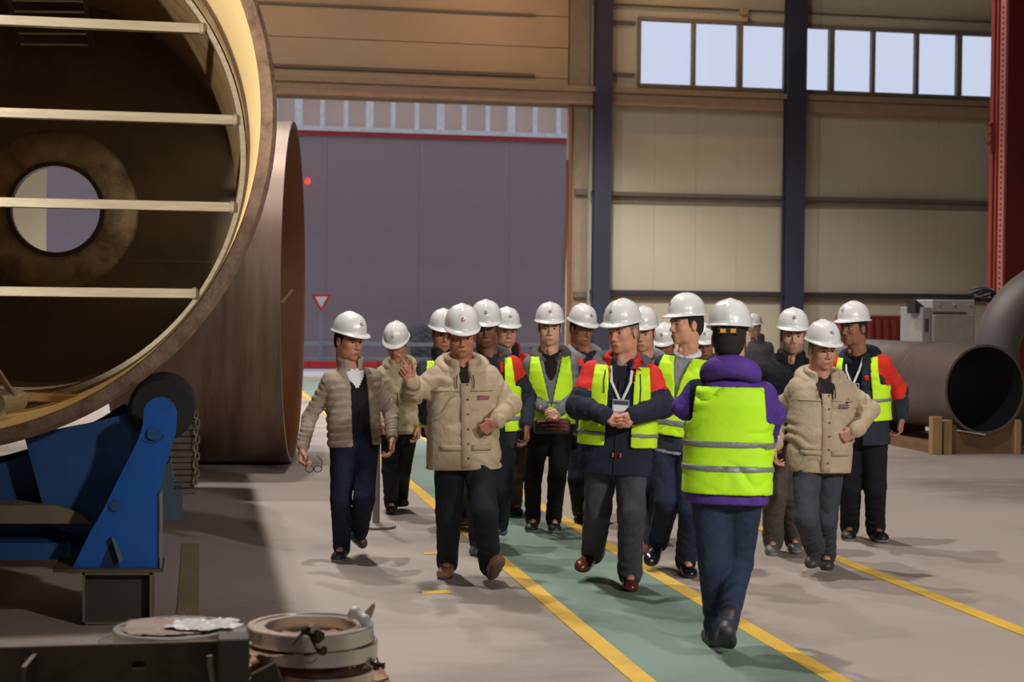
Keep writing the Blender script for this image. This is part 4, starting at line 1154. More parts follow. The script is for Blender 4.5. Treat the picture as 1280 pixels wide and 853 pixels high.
for (y, rp) in ((YA + .32, 41), (YA + .72, 41)):
    c = at_y(195, 514, y + .1); c2 = at_y(214, 500, y + .1)
    cx, cz = A[0] + (pr + .186) * math.sin(R(37.4)), A[2] - (pr + .186) * math.cos(R(37.4))
    w_ = MB().lathe((cx, y, cz), (0, 1, 0), [(.06, 0), (.16, 0), (.183, .02), (.183, .24), (.16, .26), (.06, .26)], 40).build('roller', blk, RT, 40)
    MB().cyl((cx, y - .03, cz), (cx, y + .29, cz), .055, seg=16).build('axle', iron, w_)
    w_ = MB().lathe((2 * A[0] - cx, y, cz), (0, 1, 0), [(.06, 0), (.16, 0), (.183, .02), (.183, .24), (.16, .26), (.06, .26)], 40).build('roller', blk, RT, 40)
    MB().cyl((2 * A[0] - cx, y - .03, cz), (2 * A[0] - cx, y + .29, cz), .055, seg=16).build('axle', iron, w_)
poly([(-240, 632), (66, 632), (98, 641), (113, 655), (-240, 655)], YA + .35, .25, 'cross_beam', mat('beam_dusty', (112, 98, 78), rough=.8), RT)
poly([(-240, 676), (84, 680), (84, 700), (-240, 700)], YA + .35, .3, 'lower_beam', blue_dk, RT)
top = [(-97 + 452 * math.sin(R(t)), 130 + 452 * math.cos(R(t))) for t in range(-34, 38, 4)]
poly([(-400, 640)] + top + [(205, 560), (170, 640)], YA + .95, .06, 'shade_plate', mat('shade_plate_navy', (10, 26, 52), rough=.6), RT)  # added near-black plate standing for the darkness under the section
hb = MB()
for pts in (((103, 716), (106, 716), (106, 781), (103, 781)), ((187, 716), (190, 716), (190, 781), (187, 781)), ((103, 716), (190, 716), (190, 719), (103, 719)), ((103, 778), (190, 778), (190, 781), (103, 781))):
    hb.prism([at_y(a, b, YA - .05) for a, b in pts], (0, .5, 0))
hb.build('base_beam', mat('base_edge', (104, 94, 80), rough=.5, metal=.3), RT)
poly([(106, 719), (187, 719), (187, 778), (106, 778)], YA + .02, .4, 'beam_web', mat('web_dark', (44, 40, 38), rough=.7), RT)
poly([(200, 592), (213, 575), (217, 600), (217, 612), (228, 612), (228, 650), (200, 650)], YA + .74, .2, 'rear_bracket', mat('bracket_teal', (40, 62, 72), rough=.6), RT)
poly([(-420, 719), (-330, 719), (-330, 781), (-420, 781)], YA + .02, .4, 'base_beam', iron, RT)
poly([(-330, 640), (-390, 520), (-370, 505), (-350, 520), (-290, 640), (-290, 714), (-420, 714), (-420, 640)], YA, .07, 'swing_arm', blue, RT)
# rough blocks stacked behind the rotator
WS = empty('block_stack', ground(226, 618), 'rough dark stack of packing blocks and chain standing behind the blue rotator', 'stack')
base = ground(223, 619); rnd = random.Random(3); z = 0
for k in range(13):
    h_ = .052 + rnd.random() * .012; w_ = .26 + rnd.random() * .05
    MB().box((base[0] + (rnd.random() - .5) * .05, base[1] + .25, z + h_ / 2), (w_, .4 + rnd.random() * .1, h_ - .006), (rnd.random() - .5) * .3, .008).build('block', mat('block_brown', (84, 74, 62), rough=.8, var=.3, vscale=8, bump=.4), WS); z += h_
mb = MB()
for k in range(9): 
    q = base + np.array([.15 + .015 * (k % 2), -.03, z - .03 - .075 * k]); mb.tube([q + np.array([.018 * math.cos(t), .012 * (k % 2) * math.cos(t), .036 * math.sin(t)]) for t in [2 * math.pi * i / 8 for i in range(8)]], .008, 5, True)
o = mb.build('chain', mat('chain_worn', (120, 110, 94), rough=.5, metal=.4), WS); o['kind'] = 'stuff'

# belt barrier post standing by the walkers
g = ground(470, 660); bp = empty('barrier_post', g, 'grey barrier post on a round base behind the man in the quilted jacket', 'post')
MB().lathe(g, (0, 0, 1), [(0.001, 0), (.155, 0), (.155, .02), (.04, .04), (0.001, .04)], 32, closed=False).build('base', mat('post_base_grey', (140, 132, 124), rough=.5), bp, 40)
MB().cyl(g + np.array([0, 0, .03]), g + np.array([0, 0, .95]), .028, seg=14).build('pole', mat('post_pole_grey', (150, 148, 148), rough=.4), bp, 40)

# ------------------------------------------------------------------ right side: pipe on a cradle, elbow, cabinet, gantry leg
D3 = 19.4; c3 = at(1232, 487, D3); r3 = .545
P3 = empty('steel_pipe', (c3[0], c3[1], 0), 'dark steel pipe on a wooden cradle at the right, open end towards us', 'pipe')
axp = np.array([-.06, 1, 0.0]); axp /= np.linalg.norm(axp)
MB().lathe(c3, axp, [(r3 - .028, 0), (r3 - .028, 3.4), (r3, 3.4), (r3, 0)], 96).build('shell', mat('pipe_grey_brown', (104, 92, 84), rough=.45, metal=.25, var=.15, vscale=1.5, dirt=(84, 72, 66), dscale=1.2), P3, 40)
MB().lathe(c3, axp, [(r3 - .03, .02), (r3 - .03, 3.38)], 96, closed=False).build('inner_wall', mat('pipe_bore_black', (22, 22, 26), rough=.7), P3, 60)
MB().lathe(c3 + axp * 1.2, axp, [(r3 - .001, 0), (r3 + .006, .015), (r3 - .001, .03)], 96, closed=False).build('weld_seam', MATS['pipe_grey_brown'], P3, 60)
wood = mat('cradle_wood', (128, 94, 64), rough=.75, var=.2, vscale=6, stretch=(1, 1, .3), bump=.1, bscale=20)
wood2 = mat('cradle_wood_pale', (164, 130, 92), rough=.75, var=.2, vscale=6, stretch=(1, 1, .3))
CR_ = empty('wooden_cradle', (c3[0], c3[1] + .3, 0), 'wooden cradle of boards and posts under the steel pipe at the right', 'cradle')
yb = c3[1] + .10; cz = c3[2]
def bowl(xc, w_, y, th, ztop, nm, m):
    N = 14; P_ = [(xc - w_ / 2, y, 0.0)]
    P_.append((xc - w_ / 2, y, ztop))
    for i in range(N + 1):
        x = xc - w_ / 2 + .10 + (w_ - .2) * i / N; dx = x - (c3[0] + .0)
        z = cz - math.sqrt(max(.0, (r3 + .006) ** 2 - dx * dx)) if abs(dx) < r3 - .02 else ztop
        P_.append((x, y, min(ztop, z)))
    P_.append((xc + w_ / 2, y, ztop)); P_.append((xc + w_ / 2, y, 0.0))
    return MB().prism(P_, (0, th, 0)).build(nm, m, CR_)
bowl(c3[0] - .05, 1.0, yb, .06, .36, 'cradle_board', wood); bowl(c3[0] - .08, 1.0, yb + 2.4, .06, .36, 'cradle_board', wood)
for (dx, dy, w_, h_) in ((-.62, -.02, .13, .46), (-.47, -.01, .10, .42), (.44, -.02, .07, .42), (.50, .05, .06, .38)):
    b2(c3[0] + dx - w_ / 2, c3[0] + dx + w_ / 2, yb + dy - .08, yb + dy + .02, 0, h_, .006).build('post', wood2, CR_)
b2(c3[0] - .6, c3[0] + .5, yb + .08, yb + 2.4, 0, .1).build('runner', wood, CR_)
MB().box((c3[0] - .16, yb - .05, .265), (.34, .12, .012), Matrix.Rotation(R(9), 4, 'Y'), .003).build('rag', mat('rag_white', (196, 196, 198), rough=.9), None)
o = bpy.data.objects['rag']; tag(o, 'white cloth scrap tucked under the mouth of the steel pipe', 'cloth')
# elbow
D4 = 21.2; e0 = at(1343, 446, D4); Re = abs(float(at(1343 - 100, 446, D4)[0] - e0[0])); re_ = .29
mb = MB(); pts = [e0 + (CR * -math.cos(t) + _z * math.sin(t)) * Re * np.array([1, 1, 1]) for t in [R(-22 + 9 * i) for i in range(13)]]
EL = empty('pipe_elbow', (e0[0] - Re, e0[1], 0), 'large grey curved pipe elbow at the right edge behind the steel pipe', 'pipe')
mb.tube(pts, re_, 40).build('elbow', mat('elbow_grey', (112, 106, 104), rough=.5, metal=.15, var=.08, vscale=2), EL, 40)
MB().tube([p_ for p_ in (pts[0], pts[0] - _z * .04)], re_ + .03, 40).build('elbow_flange', iron, EL, 40)
bz_ = pts[0][2]
b2(pts[0][0] - .4, pts[0][0] + .4, pts[0][1] - .35, pts[0][1] + .35, 0, bz_ - .05).build('x', mat('stand_dark', (46, 42, 42), rough=.7), EL).name = 'stand'
# grey cabinet with cables on top
D5 = 25.0; ct = at(1190, 375, D5); ctl = at(1163, 375, D5); cbr = at(1222, 375, D5)
CB = empty('control_cabinet', (ct[0], ct[1] + .3, 0), 'grey steel control cabinet behind the steel pipe, cables on its top', 'cabinet')
cw = float(cbr[0] - ctl[0]); cm = mat('cabinet_grey', (164, 162, 156), rough=.45, var=.05)
b2(ctl[0], cbr[0], ct[1], ct[1] + .9, 0.06, ct[2], .015).build('cabinet_body', cm, CB)
b2(ctl[0] + .02, cbr[0] - .02, ct[1] - .02, ct[1], .15, ct[2] - .23, .01).build('cabinet_door', mat('cabinet_door_grey', (154, 152, 146), rough=.45), CB)
b2(ctl[0] + .01, cbr[0] - .15, ct[1] - .012, ct[1] - .0, ct[2] - .22, ct[2] - .19).build('olive_strip', mat('olive_strip', (84, 74, 46), rough=.6), CB)
b2(ctl[0] - .16, ctl[0] - .01, ct[1] + .0, ct[1] + .8, .06, ct[2] - .12, .01).build('side_panel', mat('cabinet_pale', (150, 150, 150), rough=.45), CB)
b2(ctl[0] - .12, ctl[0] - .06, ct[1] - .01, ct[1] + .0, ct[2] - .5, ct[2] - .3).build('vent', mat('vent_dark', (70, 70, 72)), CB)
b2(ctl[0], cbr[0], ct[1], ct[1] + .9, 0, .06).build('plinth', iron, CB)
for dx in (.1, cw * .5, cw - .1):
    q = np.array([ctl[0] + dx, ct[1] - .012, ct[2] - .07]); MB().cyl(q, q + np.array([0, -.015, 0]), .018, seg=10).build('bolt', mat('bolt_pale', (190, 186, 180), rough=.4), CB)
cl = MB(); rn = random.Random(8)
for k in range(7):
    o_ = at(1224 + rn.random() * 10, 369, D5 + .4 + rn.random() * .3); rx_ = .14 + rn.random() * .14
    cl.tube([o_ + np.array([rx_ * math.cos(t), .14 * math.sin(t), (k - 1) * .028 - .06 + .03 * math.sin(2 * t + k)]) for t in [2 * math.pi * i / 20 for i in range(20)]], .022, 6, True)
tag(cl.build('cable_coil', mat('cable_black', (24, 24, 26), rough=.6), None), 'black cable coiled on top of the grey control cabinet', 'cable', kind='stuff')
q = at(1150, 380, D5 - .1); mb = MB()
mb.prism([at(1144, 374, D5), at(1156, 384, D5), at(1150, 392, D5), at(1144, 392, D5)], (0, .3, 0)); 
o = mb.build('lamp_bracket', mat('bracket_black', (30, 30, 32), rough=.6), CB)
# red container
D6 = 33.0; a_ = at(1082, 394, D6); b_ = at(1168, 394, D6)
RC = empty('skip_container', ((a_[0] + b_[0]) / 2, a_[1], 0), 'dark red ribbed steel container at the foot of the far wall', 'container')
b2(a_[0], b_[0] + .5, a_[1], a_[1] + 1.6, .05, a_[2], .02).build('container_body', mat('container_red', (112, 40, 38), rough=.5, var=.12), RC)
for k in range(9):
    x = a_[0] + .1 + k * (b_[0] - a_[0]) / 8; b2(x - .04, x + .04, a_[1] - .05, a_[1], .05, a_[2] - .08).build('rib', mat('container_rib', (128, 50, 46), rough=.5), RC)
b2(a_[0] + .85, a_[0] + .91, a_[1] - .06, a_[1] - .05, a_[2] - .7, a_[2] - .38).build('lettering_strip', mat('pale_mark', (190, 170, 160)), RC)
# red gantry leg with its perforated strip
YL = 30.0; x0, x1 = float(at_y(1236, 200, YL)[0]), float(at_y(1300, 200, YL)[0])
GL = empty('gantry_leg', ((x0 + x1) / 2, YL, 0), 'tall dark red gantry leg with a perforated cable strip at the right edge', 'gantry')
redm = mat('gantry_red', (132, 44, 40), rough=.45, var=.08); redd = mat('gantry_red_deep', (96, 26, 24), rough=.5, var=.08)
xf = float(at_y(1257.5, 200, YL)[0]); dy = .62
b2(xf, x1 + 1.2, YL, YL + dy, 0, ZC - .3, .01).build('web', redd, GL)
b2(xf - .05, xf, YL + dy - .14, YL + dy, 0, ZC - .3, .01).build('flange', redm, GL)
b2(xf - .03, xf, YL + .34, YL + .42, 0, ZC - .3, .005).build('flange', redm, GL)
b2(xf - .025, xf, YL + .03, YL + .26, 0, ZC - .3, .005).build('cable_strip', mat('strip_red_pale', (160, 96, 88), rough=.4), GL)
hm = mat('hole_dark', (30, 14, 14), rough=.9); zz = .5; src = None
while zz < 8.0:
    if src is None:
        src = b2(xf - .032, xf - .020, YL + .12, YL + .17, zz - .022, zz + .022).build('slot', hm, GL)
    else:
        o = src.copy(); COL.objects.link(o); o.parent = GL; o.location = src.location + Vector((0, 0, zz - .5))
    zz += .108
c = at_y(1243, 165, YL + .3); b2(xf - .14, xf - .02, YL + .40, YL + .52, c[2] - .38, c[2] + .22, .01).build('latch_box', redm, GL)
for k in range(3): MB().box((xf - .15, YL + .46, c[2] - .2 + k * .18), (.03, .14, .05), None, .005).build('hinge', redd, GL)
# red box with a pale framed plate
D7 = 20.0; a_ = at(1262, 400, D7); b_ = at(1300, 436, D7)
a_, b_ = at(1262, 400, D7 + 1.9), at(1300, 400, D7 + 1.9)
RB = empty('junction_box', (a_[0], a_[1], 0), 'red steel cabinet with a pale framed gauge at the right edge beside the elbow', 'cabinet')
b2(a_[0], b_[0] + .2, a_[1], a_[1] + .4, 0, float(at(1270, 400, D7 + 1.9)[2]), .02).build('cabinet_body', redm, RB)
q = at(1276, 395, D7 + 1.82); mb = MB(); mb.box(q, (.24, .05, .24), None, .01).build('gauge_frame', mat('gauge_pale', (190, 176, 160), rough=.5), RB)
mb = MB(); mb.box(q + np.array([0, -.03, 0]), (.14, .02, .15), None).build('gauge_face', mat('gauge_dark', (26, 24, 26), rough=.3), RB)

# ------------------------------------------------------------------ foreground left: steel frame, flange rings on paper
YP = 5.15
plate = mat('plate_dark_green_grey', (98, 92, 82), rough=.5, metal=.25, var=.15, vscale=3, dirt=(58, 44, 36), dscale=2)
edge = mat('plate_edge_bright', (142, 132, 120), rough=.35, metal=.6)
SF = empty('steel_weldment', at_y(140, 853, YP) * np.array([1, 1, 0]), 'dark steel fabricated frame with stiffeners across the bottom left corner', 'frame')
zt = float(at_y(136, 805.5, YP)[2]); xa, xb = float(at_y(-160, 805, YP)[0]), float(at_y(274, 805, YP)[0])
b2(xa, xb, YP, YP + .014, zt - .75, zt - .004).build('web_plate', plate, SF)
b2(xa, xb, YP - .001, YP + .015, zt - .004, zt).build('worn_edge', edge, SF)
x0, x1 = float(at_y(272, 820, YP - .1)[0]), float(at_y(312, 820, YP - .1)[0]); zt2 = float(at_y(290, 798, YP - .1)[2])
b2(x0, x1, YP - .12, YP - .0, zt2 - .8, zt2, .004).build('end_post', mat('post_dark', (92, 92, 88), rough=.45, metal=.3, var=.12, vscale=4), SF)
for k in range(3):
    q = np.array([x1 + .0, YP - .07, zt2 - .03 - k * .035]); MB().cyl(q, q + np.array([.006, 0, 0]), .009, seg=8).build('rivet', edge, SF)
def stiff(px0, py0, px1, py1, th_px):
    a, b = at_y(px0, py0, YP - .16), at_y(px1, py1, YP)
    MB().prism([a, b, b - np.array([0, 0, .5]), a - np.array([0, 0, .5])], (.012, 0, 0)).build('stiffener', mat('stiff_grey', (96, 96, 90), rough=.45, metal=.3), SF)
    MB().bar(a + np.array([.006, 0, 0]), b + np.array([.006, 0, 0]), .014, .006).build('worn_edge', edge, SF)
stiff(27, 835, 42, 818, 3)
mb = MB(); mb.tube([at_y(262, 820, YP - .10), at_y(263, 835, YP - .10), at_y(267, 855, YP - .10), at_y(270, 890, YP - .10)], .010, 6).build('conduit', mat('conduit_pale', (150, 146, 138), rough=.4), SF)
q = at_y(173, 831, YP - .004); MB().box(q, (.036, .008, .012)).build('slot', mat('slot_black', (20, 16, 14), rough=.9), SF)
MB().box(q - np.array([0, .004, .011]), (.04, .012, .006)).build('slot_lip', edge, SF)
pts = [(314, 845), (344, 829), (352, 852), (360, 900), (314, 900)]
MB().prism([at_y(a, b, YP - .02) for a, b in pts], (0, .012, 0)).build('gusset_plate', plate, SF)
MB().bar(at_y(314, 844, YP - .02), at_y(344, 828.5, YP - .02), .016, .005).build('worn_edge', edge, SF)
MB().bar(at_y(344, 828.5, YP - .02), at_y(353, 853, YP - .02), .016, .004).build('worn_edge', edge, SF)
for xx in (xa + .1, (xa + xb) / 2):
    b2(xx - .04, xx + .04, YP + .02, YP + .10, 0, zt - .7 if zt > .72 else .02).build('foot', plate, SF)
# pallet under the rings
DR = 5.85
ringm = mat('machined_steel', (226, 222, 216), rough=.27, metal=.8, var=.06, vscale=3, stretch=(1, 1, 14), bump=.02, bscale=200)
def ringat(px, py, rxpx, inpx, thpx, label, depth=DR, m=ringm, group=None, lip=True):
    c = at(px, py, depth); r = rxpx * depth / FPX; ri_ = inpx * depth / FPX; th = thpx * depth / FPX
    c[2] = float(c[2]); o = empty('flange_ring', (c[0], c[1], c[2] - th), label, 'ring', group)
    b0 = np.array([c[0], c[1], c[2] - th])
    prof_ = [(ri_, 0), (r - .003, 0), (r, .003), (r, th - .004), (r - .004, th), (r * .88, th), (r * .875, th - .004), (ri_ + .004, th - .004), (ri_, th - .008)]
    MB().lathe(b0, (0, 0, 1), prof_, 96).build('ring_body', m, o, 30)
    return c, r, ri_, th, o
cR, rR, riR, thR, o1 = ringat(388, 780, 79, 56, 20, 'uppermost bright machined steel ring of the right hand stack in the foreground')
c2_, r2_, _, th2, o2 = ringat(396, 804, 76, 50, 20, 'second machined steel ring from the top of the right hand stack', DR + .02)
z1b = cR[2] - thR; 
c3_, r3_, _, th3, o3 = ringat(405, 836, 62, 40, 18, 'lowest visible smaller machined steel ring of the right hand stack', DR + .02)
cL, rL, riL, thL, o4 = ringat(218, 784, 75.5, 10, 24, 'machined steel ring with brown paper and a cloth on it, left in the foreground', DR + .02)
c5_, r5_, _, th5, o5 = ringat(160, 799, 36, 18, 14, 'small machined ring edge peeping out left of the paper covered ring', DR + .05)
# settle the stack: each ring rests on the sheet below it
o2.location.z = cR[2] - thR - .004 - th2
zs = o2.location.z - .042 - th3; o3.location.z = zs
paper = mat('kraft_paper', (178, 138, 108), rough=.85, var=.15, vscale=8, bump=.3, bscale=30)
def sheet(c, rx, ry, z, amp, seed, m, name, label, cat, n=18, thick=.002, rim=.15, hole=None):
    rn = random.Random(seed); V = []; Fc = []; ph = [rn.random() * 6 for _ in range(6)]
    for i in range(n + 1):
        for j in range(n + 1):
            u = i / n * 2 - 1; v = j / n * 2 - 1
            rr_ = max(abs(u), abs(v)); k_ = (1 if rr_ == 0 else rr_ / math.hypot(u, v)); k_ = .5 * k_ + .5
            uu, vv = u * k_, v * k_
            jit = 1 + rim * math.sin(5 * math.atan2(v, u) + ph[0]) * rr_ + rim * .6 * math.sin(9 * math.atan2(v, u) + ph[1]) * rr_
            zz = abs(amp * (math.sin(7 * u + ph[2] + 2 * v) * math.cos(6 * v + ph[3]) + .6 * math.sin(15 * u + 9 * v + ph[4]) * rr_) )
            V.append((c[0] + uu * rx * jit, c[1] + vv * ry * jit, z + zz))
    m0 = len(V)
    V += [(a, b, q - thick) for a, b, q in V]
    for i in range(n):
        for j in range(n):
            a = i * (n + 1) + j; Fc.append((a, a + n + 1, a + n + 2, a + 1)); Fc.append((a + m0, a + 1 + m0, a + n + 2 + m0, a + n + 1 + m0))
    for i in range(n):
        for (a, b) in ((i, i + 1), (n * (n + 1) + i + 1, n * (n + 1) + i), ((i + 1) * (n + 1), i * (n + 1)), (i * (n + 1) + n, (i + 1) * (n + 1) + n)):
            Fc.append((b, a, a + m0, b + m0))
    o = link(name, mesh_np(name, V, Fc), m, None, True)
    return tag(o, label, cat)
sheet((cR[0] - .02, cR[1], 0), .225, .215, o2.location.z - .03, .010, 4, paper, 'paper_sheet', 'crumpled brown paper between the second and lowest ring of the right stack', 'paper', rim=.08)
sheet((cR[0] - .10, cR[1] - .10, 0), .16, .13, z1b - .010, .006, 5, paper, 'paper_sheet', 'brown paper edge sticking out under the uppermost ring, left of the clamp', 'paper', rim=.05)
sheet((c3_[0] + .02, c3_[1], 0), .21, .20, zs - .012, .010, 6, paper, 'paper_sheet', 'brown paper below the lowest ring of the right stack', 'paper')
sheet((cR[0], cR[1], 0), .14, .13, z1b + .005, .006, 7, paper, 'paper_sheet', 'brown paper lying in the hole of the uppermost ring', 'paper', rim=.05)
sheet((cL[0] - .02, cL[1] + .01, 0), rL * .74, rL * .74, cL[2] + .001, .004, 9, mat('oiled_paper', (170, 146, 132), rough=.45, var=.25, vscale=9, bump=.3, bscale=30), 'paper_sheet', 'pinkish brown oiled paper lying on the ring at left', 'paper', rim=.03)
sheet((cL[0] + .11, cL[1] - .02, 0), .13, .10, cL[2] + .008, .008, 10, mat('plastic_white', (222, 220, 222), rough=.35, bump=.3, bscale=30), 'cloth', 'white plastic wrap lying on the ring at left', 'wrap', rim=.12)
# white plastic bag and a paper corner at the right of the stack
def blob(name, pts, m, label, cat, h=.006, noise_=.006):
    P_ = np.array([q[:3] for q in pts]); F = Field(P_.min(0) - .08, P_.max(0) + .08, h)
    for i in range(len(pts) - 1): F.cap(pts[i][:3], pts[i + 1][:3], pts[i][3], pts[i + 1][3], .015, fold=(noise_, 2.3, i, 1, 1))
    V, Q = F.mesh(); return tag(link(name, mesh_np(name, V, Q), m, None, True), label, cat)
W4 = lambda px, py, d, r: (*at(px, py, d), r)
blob('plastic_bag', [W4(437, 772, DR + .02, .010), W4(444, 766, DR, .018), W4(455, 775, DR - .02, .017), W4(461, 786, DR - .03, .014), W4(466, 797, DR - .02, .008)], MATS['plastic_white'], 'white plastic bag hanging over the right edge of the uppermost ring', 'bag')
MB().prism([at(456, 765, DR + .1), at(468, 753, DR + .1), at(469, 759, DR + .1), at(463, 776, DR + .1), at(458, 778, DR + .1)], (0, .003, 0)).build('x', paper, None)
o = bpy.data.objects['x']; o.name = 'paper_sheet'; tag(o, 'corner of brown paper standing up at the right of the ring stack', 'paper')
# clamp with nuts on the front of the stack
cp = empty('ring_clamp', at(392, 800, DR - .27), 'rusty steel bolt clamp on the front of the right hand ring stack', 'clamp')
nutm = mat('nut_dark', (72, 62, 54), rough=.4, metal=.6, var=.3, vscale=20); nutb = mat('nut_bright', (190, 182, 172), rough=.3, metal=.8)
dF = DR - .265
for (px, py, w_, m_) in ((381, 788, .030, nutm), (389, 786, .034, nutb), (396, 795, .034, nutm), (399, 806, .030, nutb), (400, 813, .030, nutm)):
    q = at(px, py, dF); MB().cyl(q, q + np.array([.012, -.018, 0]), w_ * .6, seg=6).build('nut', m_, cp)
MB().cyl(at(366, 806, dF), at(381, 790, dF), .008, seg=10).build('bolt', mat('bolt_tan', (150, 124, 100), rough=.4, metal=.4), cp)
MB().bar(at(384, 783, dF), at(398, 812, dF), .02, .016).build('yoke', nutm, cp)
MB().tube([at(378 + 2 * math.sin(t), 798 + 16 * t / 1.6 if t < 1.6 else 814 + 14 * (1 - math.cos(t - 1.6)), dF) if False else at(388 - 12 * math.cos(t), 808 + 21 * math.sin(t), dF + .01) for t in [i * .26 for i in range(10)]], .0025, 5).build('wire_loop', nutb, cp)
b4 = empty('bolt_and_nut', at(474, 826, DR - .05), 'dark bolt with a nut beside the lowest ring at the right of the stack', 'bolt')
MB().cyl(at(463, 829, DR - .05), at(479, 832, DR - .05), .009, seg=10).build('bolt', nutm, b4)
for px, w_ in ((467, .022), (477, .017)):
    q = at(px, 831, DR - .05); MB().cyl(q, q + CR * .012, w_, seg=6).build('nut', nutm, b4)
MB().cyl(at(471, 822, DR - .05), at(473, 838, DR - .05), .004, seg=6).build('pin', nutm, b4)
MB().tube([at(220, 777, DR + .35), at(219, 768, DR + .35), at(223, 765, DR + .35), at(230, 768, DR + .35), at(234, 762, DR + .35)], .004, 6).build('x', nutb, None)
o = bpy.data.objects['x']; o.name = 'wire_end'; tag(o, 'bent wire end sticking up behind the ring at left', 'wire')
# trestle table that carries the rings (below the picture)
zp = min(zs - .016, float(o4.location.z) - .003)
TB = empty('trestle', (cR[0] - .25, cR[1], 0), 'low wooden trestle that carries the stacked rings', 'trestle')
b2(cL[0] - .4, cR[0] + .30, cR[1] - .30, cR[1] + .38, zp - .05, zp).build('top_board', wood, TB)
for sx in (cL[0] - .3, cR[0] + .2):
    for sy in (-.22, .30): b2(sx - .04, sx + .04, cR[1] + sy - .04, cR[1] + sy + .04, 0, zp - .05).build('leg', wood, TB)
b2(cL[0] - rL * .9, cL[0] + rL * .9, cL[1] - rL * .7, cL[1] + rL * .7, zp, float(o4.location.z) - .001).build('packing_block', wood, TB)

# ------------------------------------------------------------------ high bay lamps
hbm = mat('reflector_alu', (170, 170, 172), rough=.3, metal=.7)
lamp_src = None
for (x, y, p_, colr) in BAYS + ADDED_WARM_LAMPS + CONES:  # the added warm lamps reuse the high bay fixture
    zl = LAMP_Z if colr is NEUTRAL else 11.0; cone = (x, y, p_, colr) in CONES
    if lamp_src is None:
        lamp_src = empty('high_bay_lamp', (x, y, zl), 'round aluminium high bay lamp hanging from the hall ceiling', 'lamp', 'high bay lamps under the ceiling')
        MB().lathe((x, y, zl), (0, 0, 1), [(.06, .42), (.14, .40), (.30, .06), (.30, .03), (.28, .05), (.13, .38)], 28).build('reflector', hbm, lamp_src, 40)
        MB().cyl((x, y, zl + .40), (x, y, zl + .60), .07, seg=14).build('driver_box', hbm, lamp_src)
        MB().cyl((x, y, zl + .6), (x, y, ZC), .012, seg=6).build('suspension', hbm, lamp_src)
    else:
        r_ = lamp_src.copy(); COL.objects.link(r_); r_.location = (x, y, zl)
        for ch_ in list(lamp_src.children):
            if ch_.type != 'MESH': continue
            d_ = ch_.copy(); COL.objects.link(d_); d_.parent = r_
    if cone:
        ld = bpy.data.lights.new('high_bay', 'SPOT'); ld.spot_size = R(94); ld.spot_blend = .35; ld.shadow_soft_size = .25
    else:
        ld = bpy.data.lights.new('high_bay', 'AREA'); ld.shape = 'DISK'; ld.size = .42
    ld.energy = p_; ld.color = colr
    lo = bpy.data.objects.new('high_bay', ld); COL.objects.link(lo); lo.location = (x, y, zl + .04)

# unseen work light added to brighten the inside of the tower section
wp = np.array([-6.2, 3.4, 3.6]); tg = np.array([-.1, 11.2, 3.9])
WLm = empty('added_work_light', (wp[0], wp[1], 0), 'yellow work light added out of view on a tripod, aimed into the tower section', 'lamp')
dv = unit(tg - wp)
MB().bar(wp - dv * .12, wp - dv * .02, .30, .24, bevel=.02).build('lamp_head', mat('added_light_yellow', (220, 170, 40), rough=.4), WLm)
MB().cyl((wp[0], wp[1], .5), (wp[0] - dv[0] * .07, wp[1] - dv[1] * .07, wp[2] - .12), .02, seg=10).build('pole', mat('post_pole_grey', (150, 148, 148)), WLm)
for k in range(3):
    a = k * 2.094; MB().cyl((wp[0], wp[1], .7), (wp[0] + .5 * math.cos(a), wp[1] + .5 * math.sin(a), 0.01), .014, seg=8).build('leg', MATS['post_pole_grey'], WLm)
ld = bpy.data.lights.new('added_work_light', 'SPOT'); ld.energy = 5600; ld.color = (1.0, .90, .72); ld.spot_size = R(33); ld.spot_blend = .3; ld.shadow_soft_size = .08
lo = bpy.data.objects.new('added_work_light_beam', ld); COL.objects.link(lo); lo.location = wp; lo.rotation_euler = Vector(dv).to_track_quat('-Z', 'Y').to_euler()

# unseen flood lights added behind the camera to brighten the walkers
for (fx_, fy_, fz_, ax_, ay_, en) in ((9.5, -6.0, 8.0, 4.2, 8.4, 6200), (3.2, -7.0, 8.5, 4.4, 9.0, 2900)):
    wp = np.array([fx_, fy_, fz_]); dv = unit(np.array([ax_, ay_, 1.2]) - wp)
    fl_ = empty('flood_lamp', wp, 'square flood lamp added out of view behind the camera at x %s' % ('right' if fx_ > 5 else 'left'), 'lamp')
    fl_['label'] = 'square flood lamp added out of view behind the camera, %s one' % ('right hand' if fx_ > 5 else 'left hand')
    MB().bar(wp - dv * .30, wp - dv * .08, .7, .6, bevel=.02).build('housing', mat('flood_grey', (90, 90, 92), rough=.5), fl_)
    MB().bar(wp - dv * .2, (wp[0], wp[1] - .2, ZC), .06, .06).build('bracket', mat('flood_grey', (90, 90, 92)), fl_)
    ld = bpy.data.lights.new('flood', 'SPOT'); ld.energy = en; ld.color = (1.0, .96, .92); ld.spot_size = R(33); ld.spot_blend = .6; ld.shadow_soft_size = .45
    lo = bpy.data.objects.new('added_flood_beam', ld); COL.objects.link(lo); lo.location = wp; lo.rotation_euler = Vector(dv).to_track_quat('-Z', 'Y').to_euler()

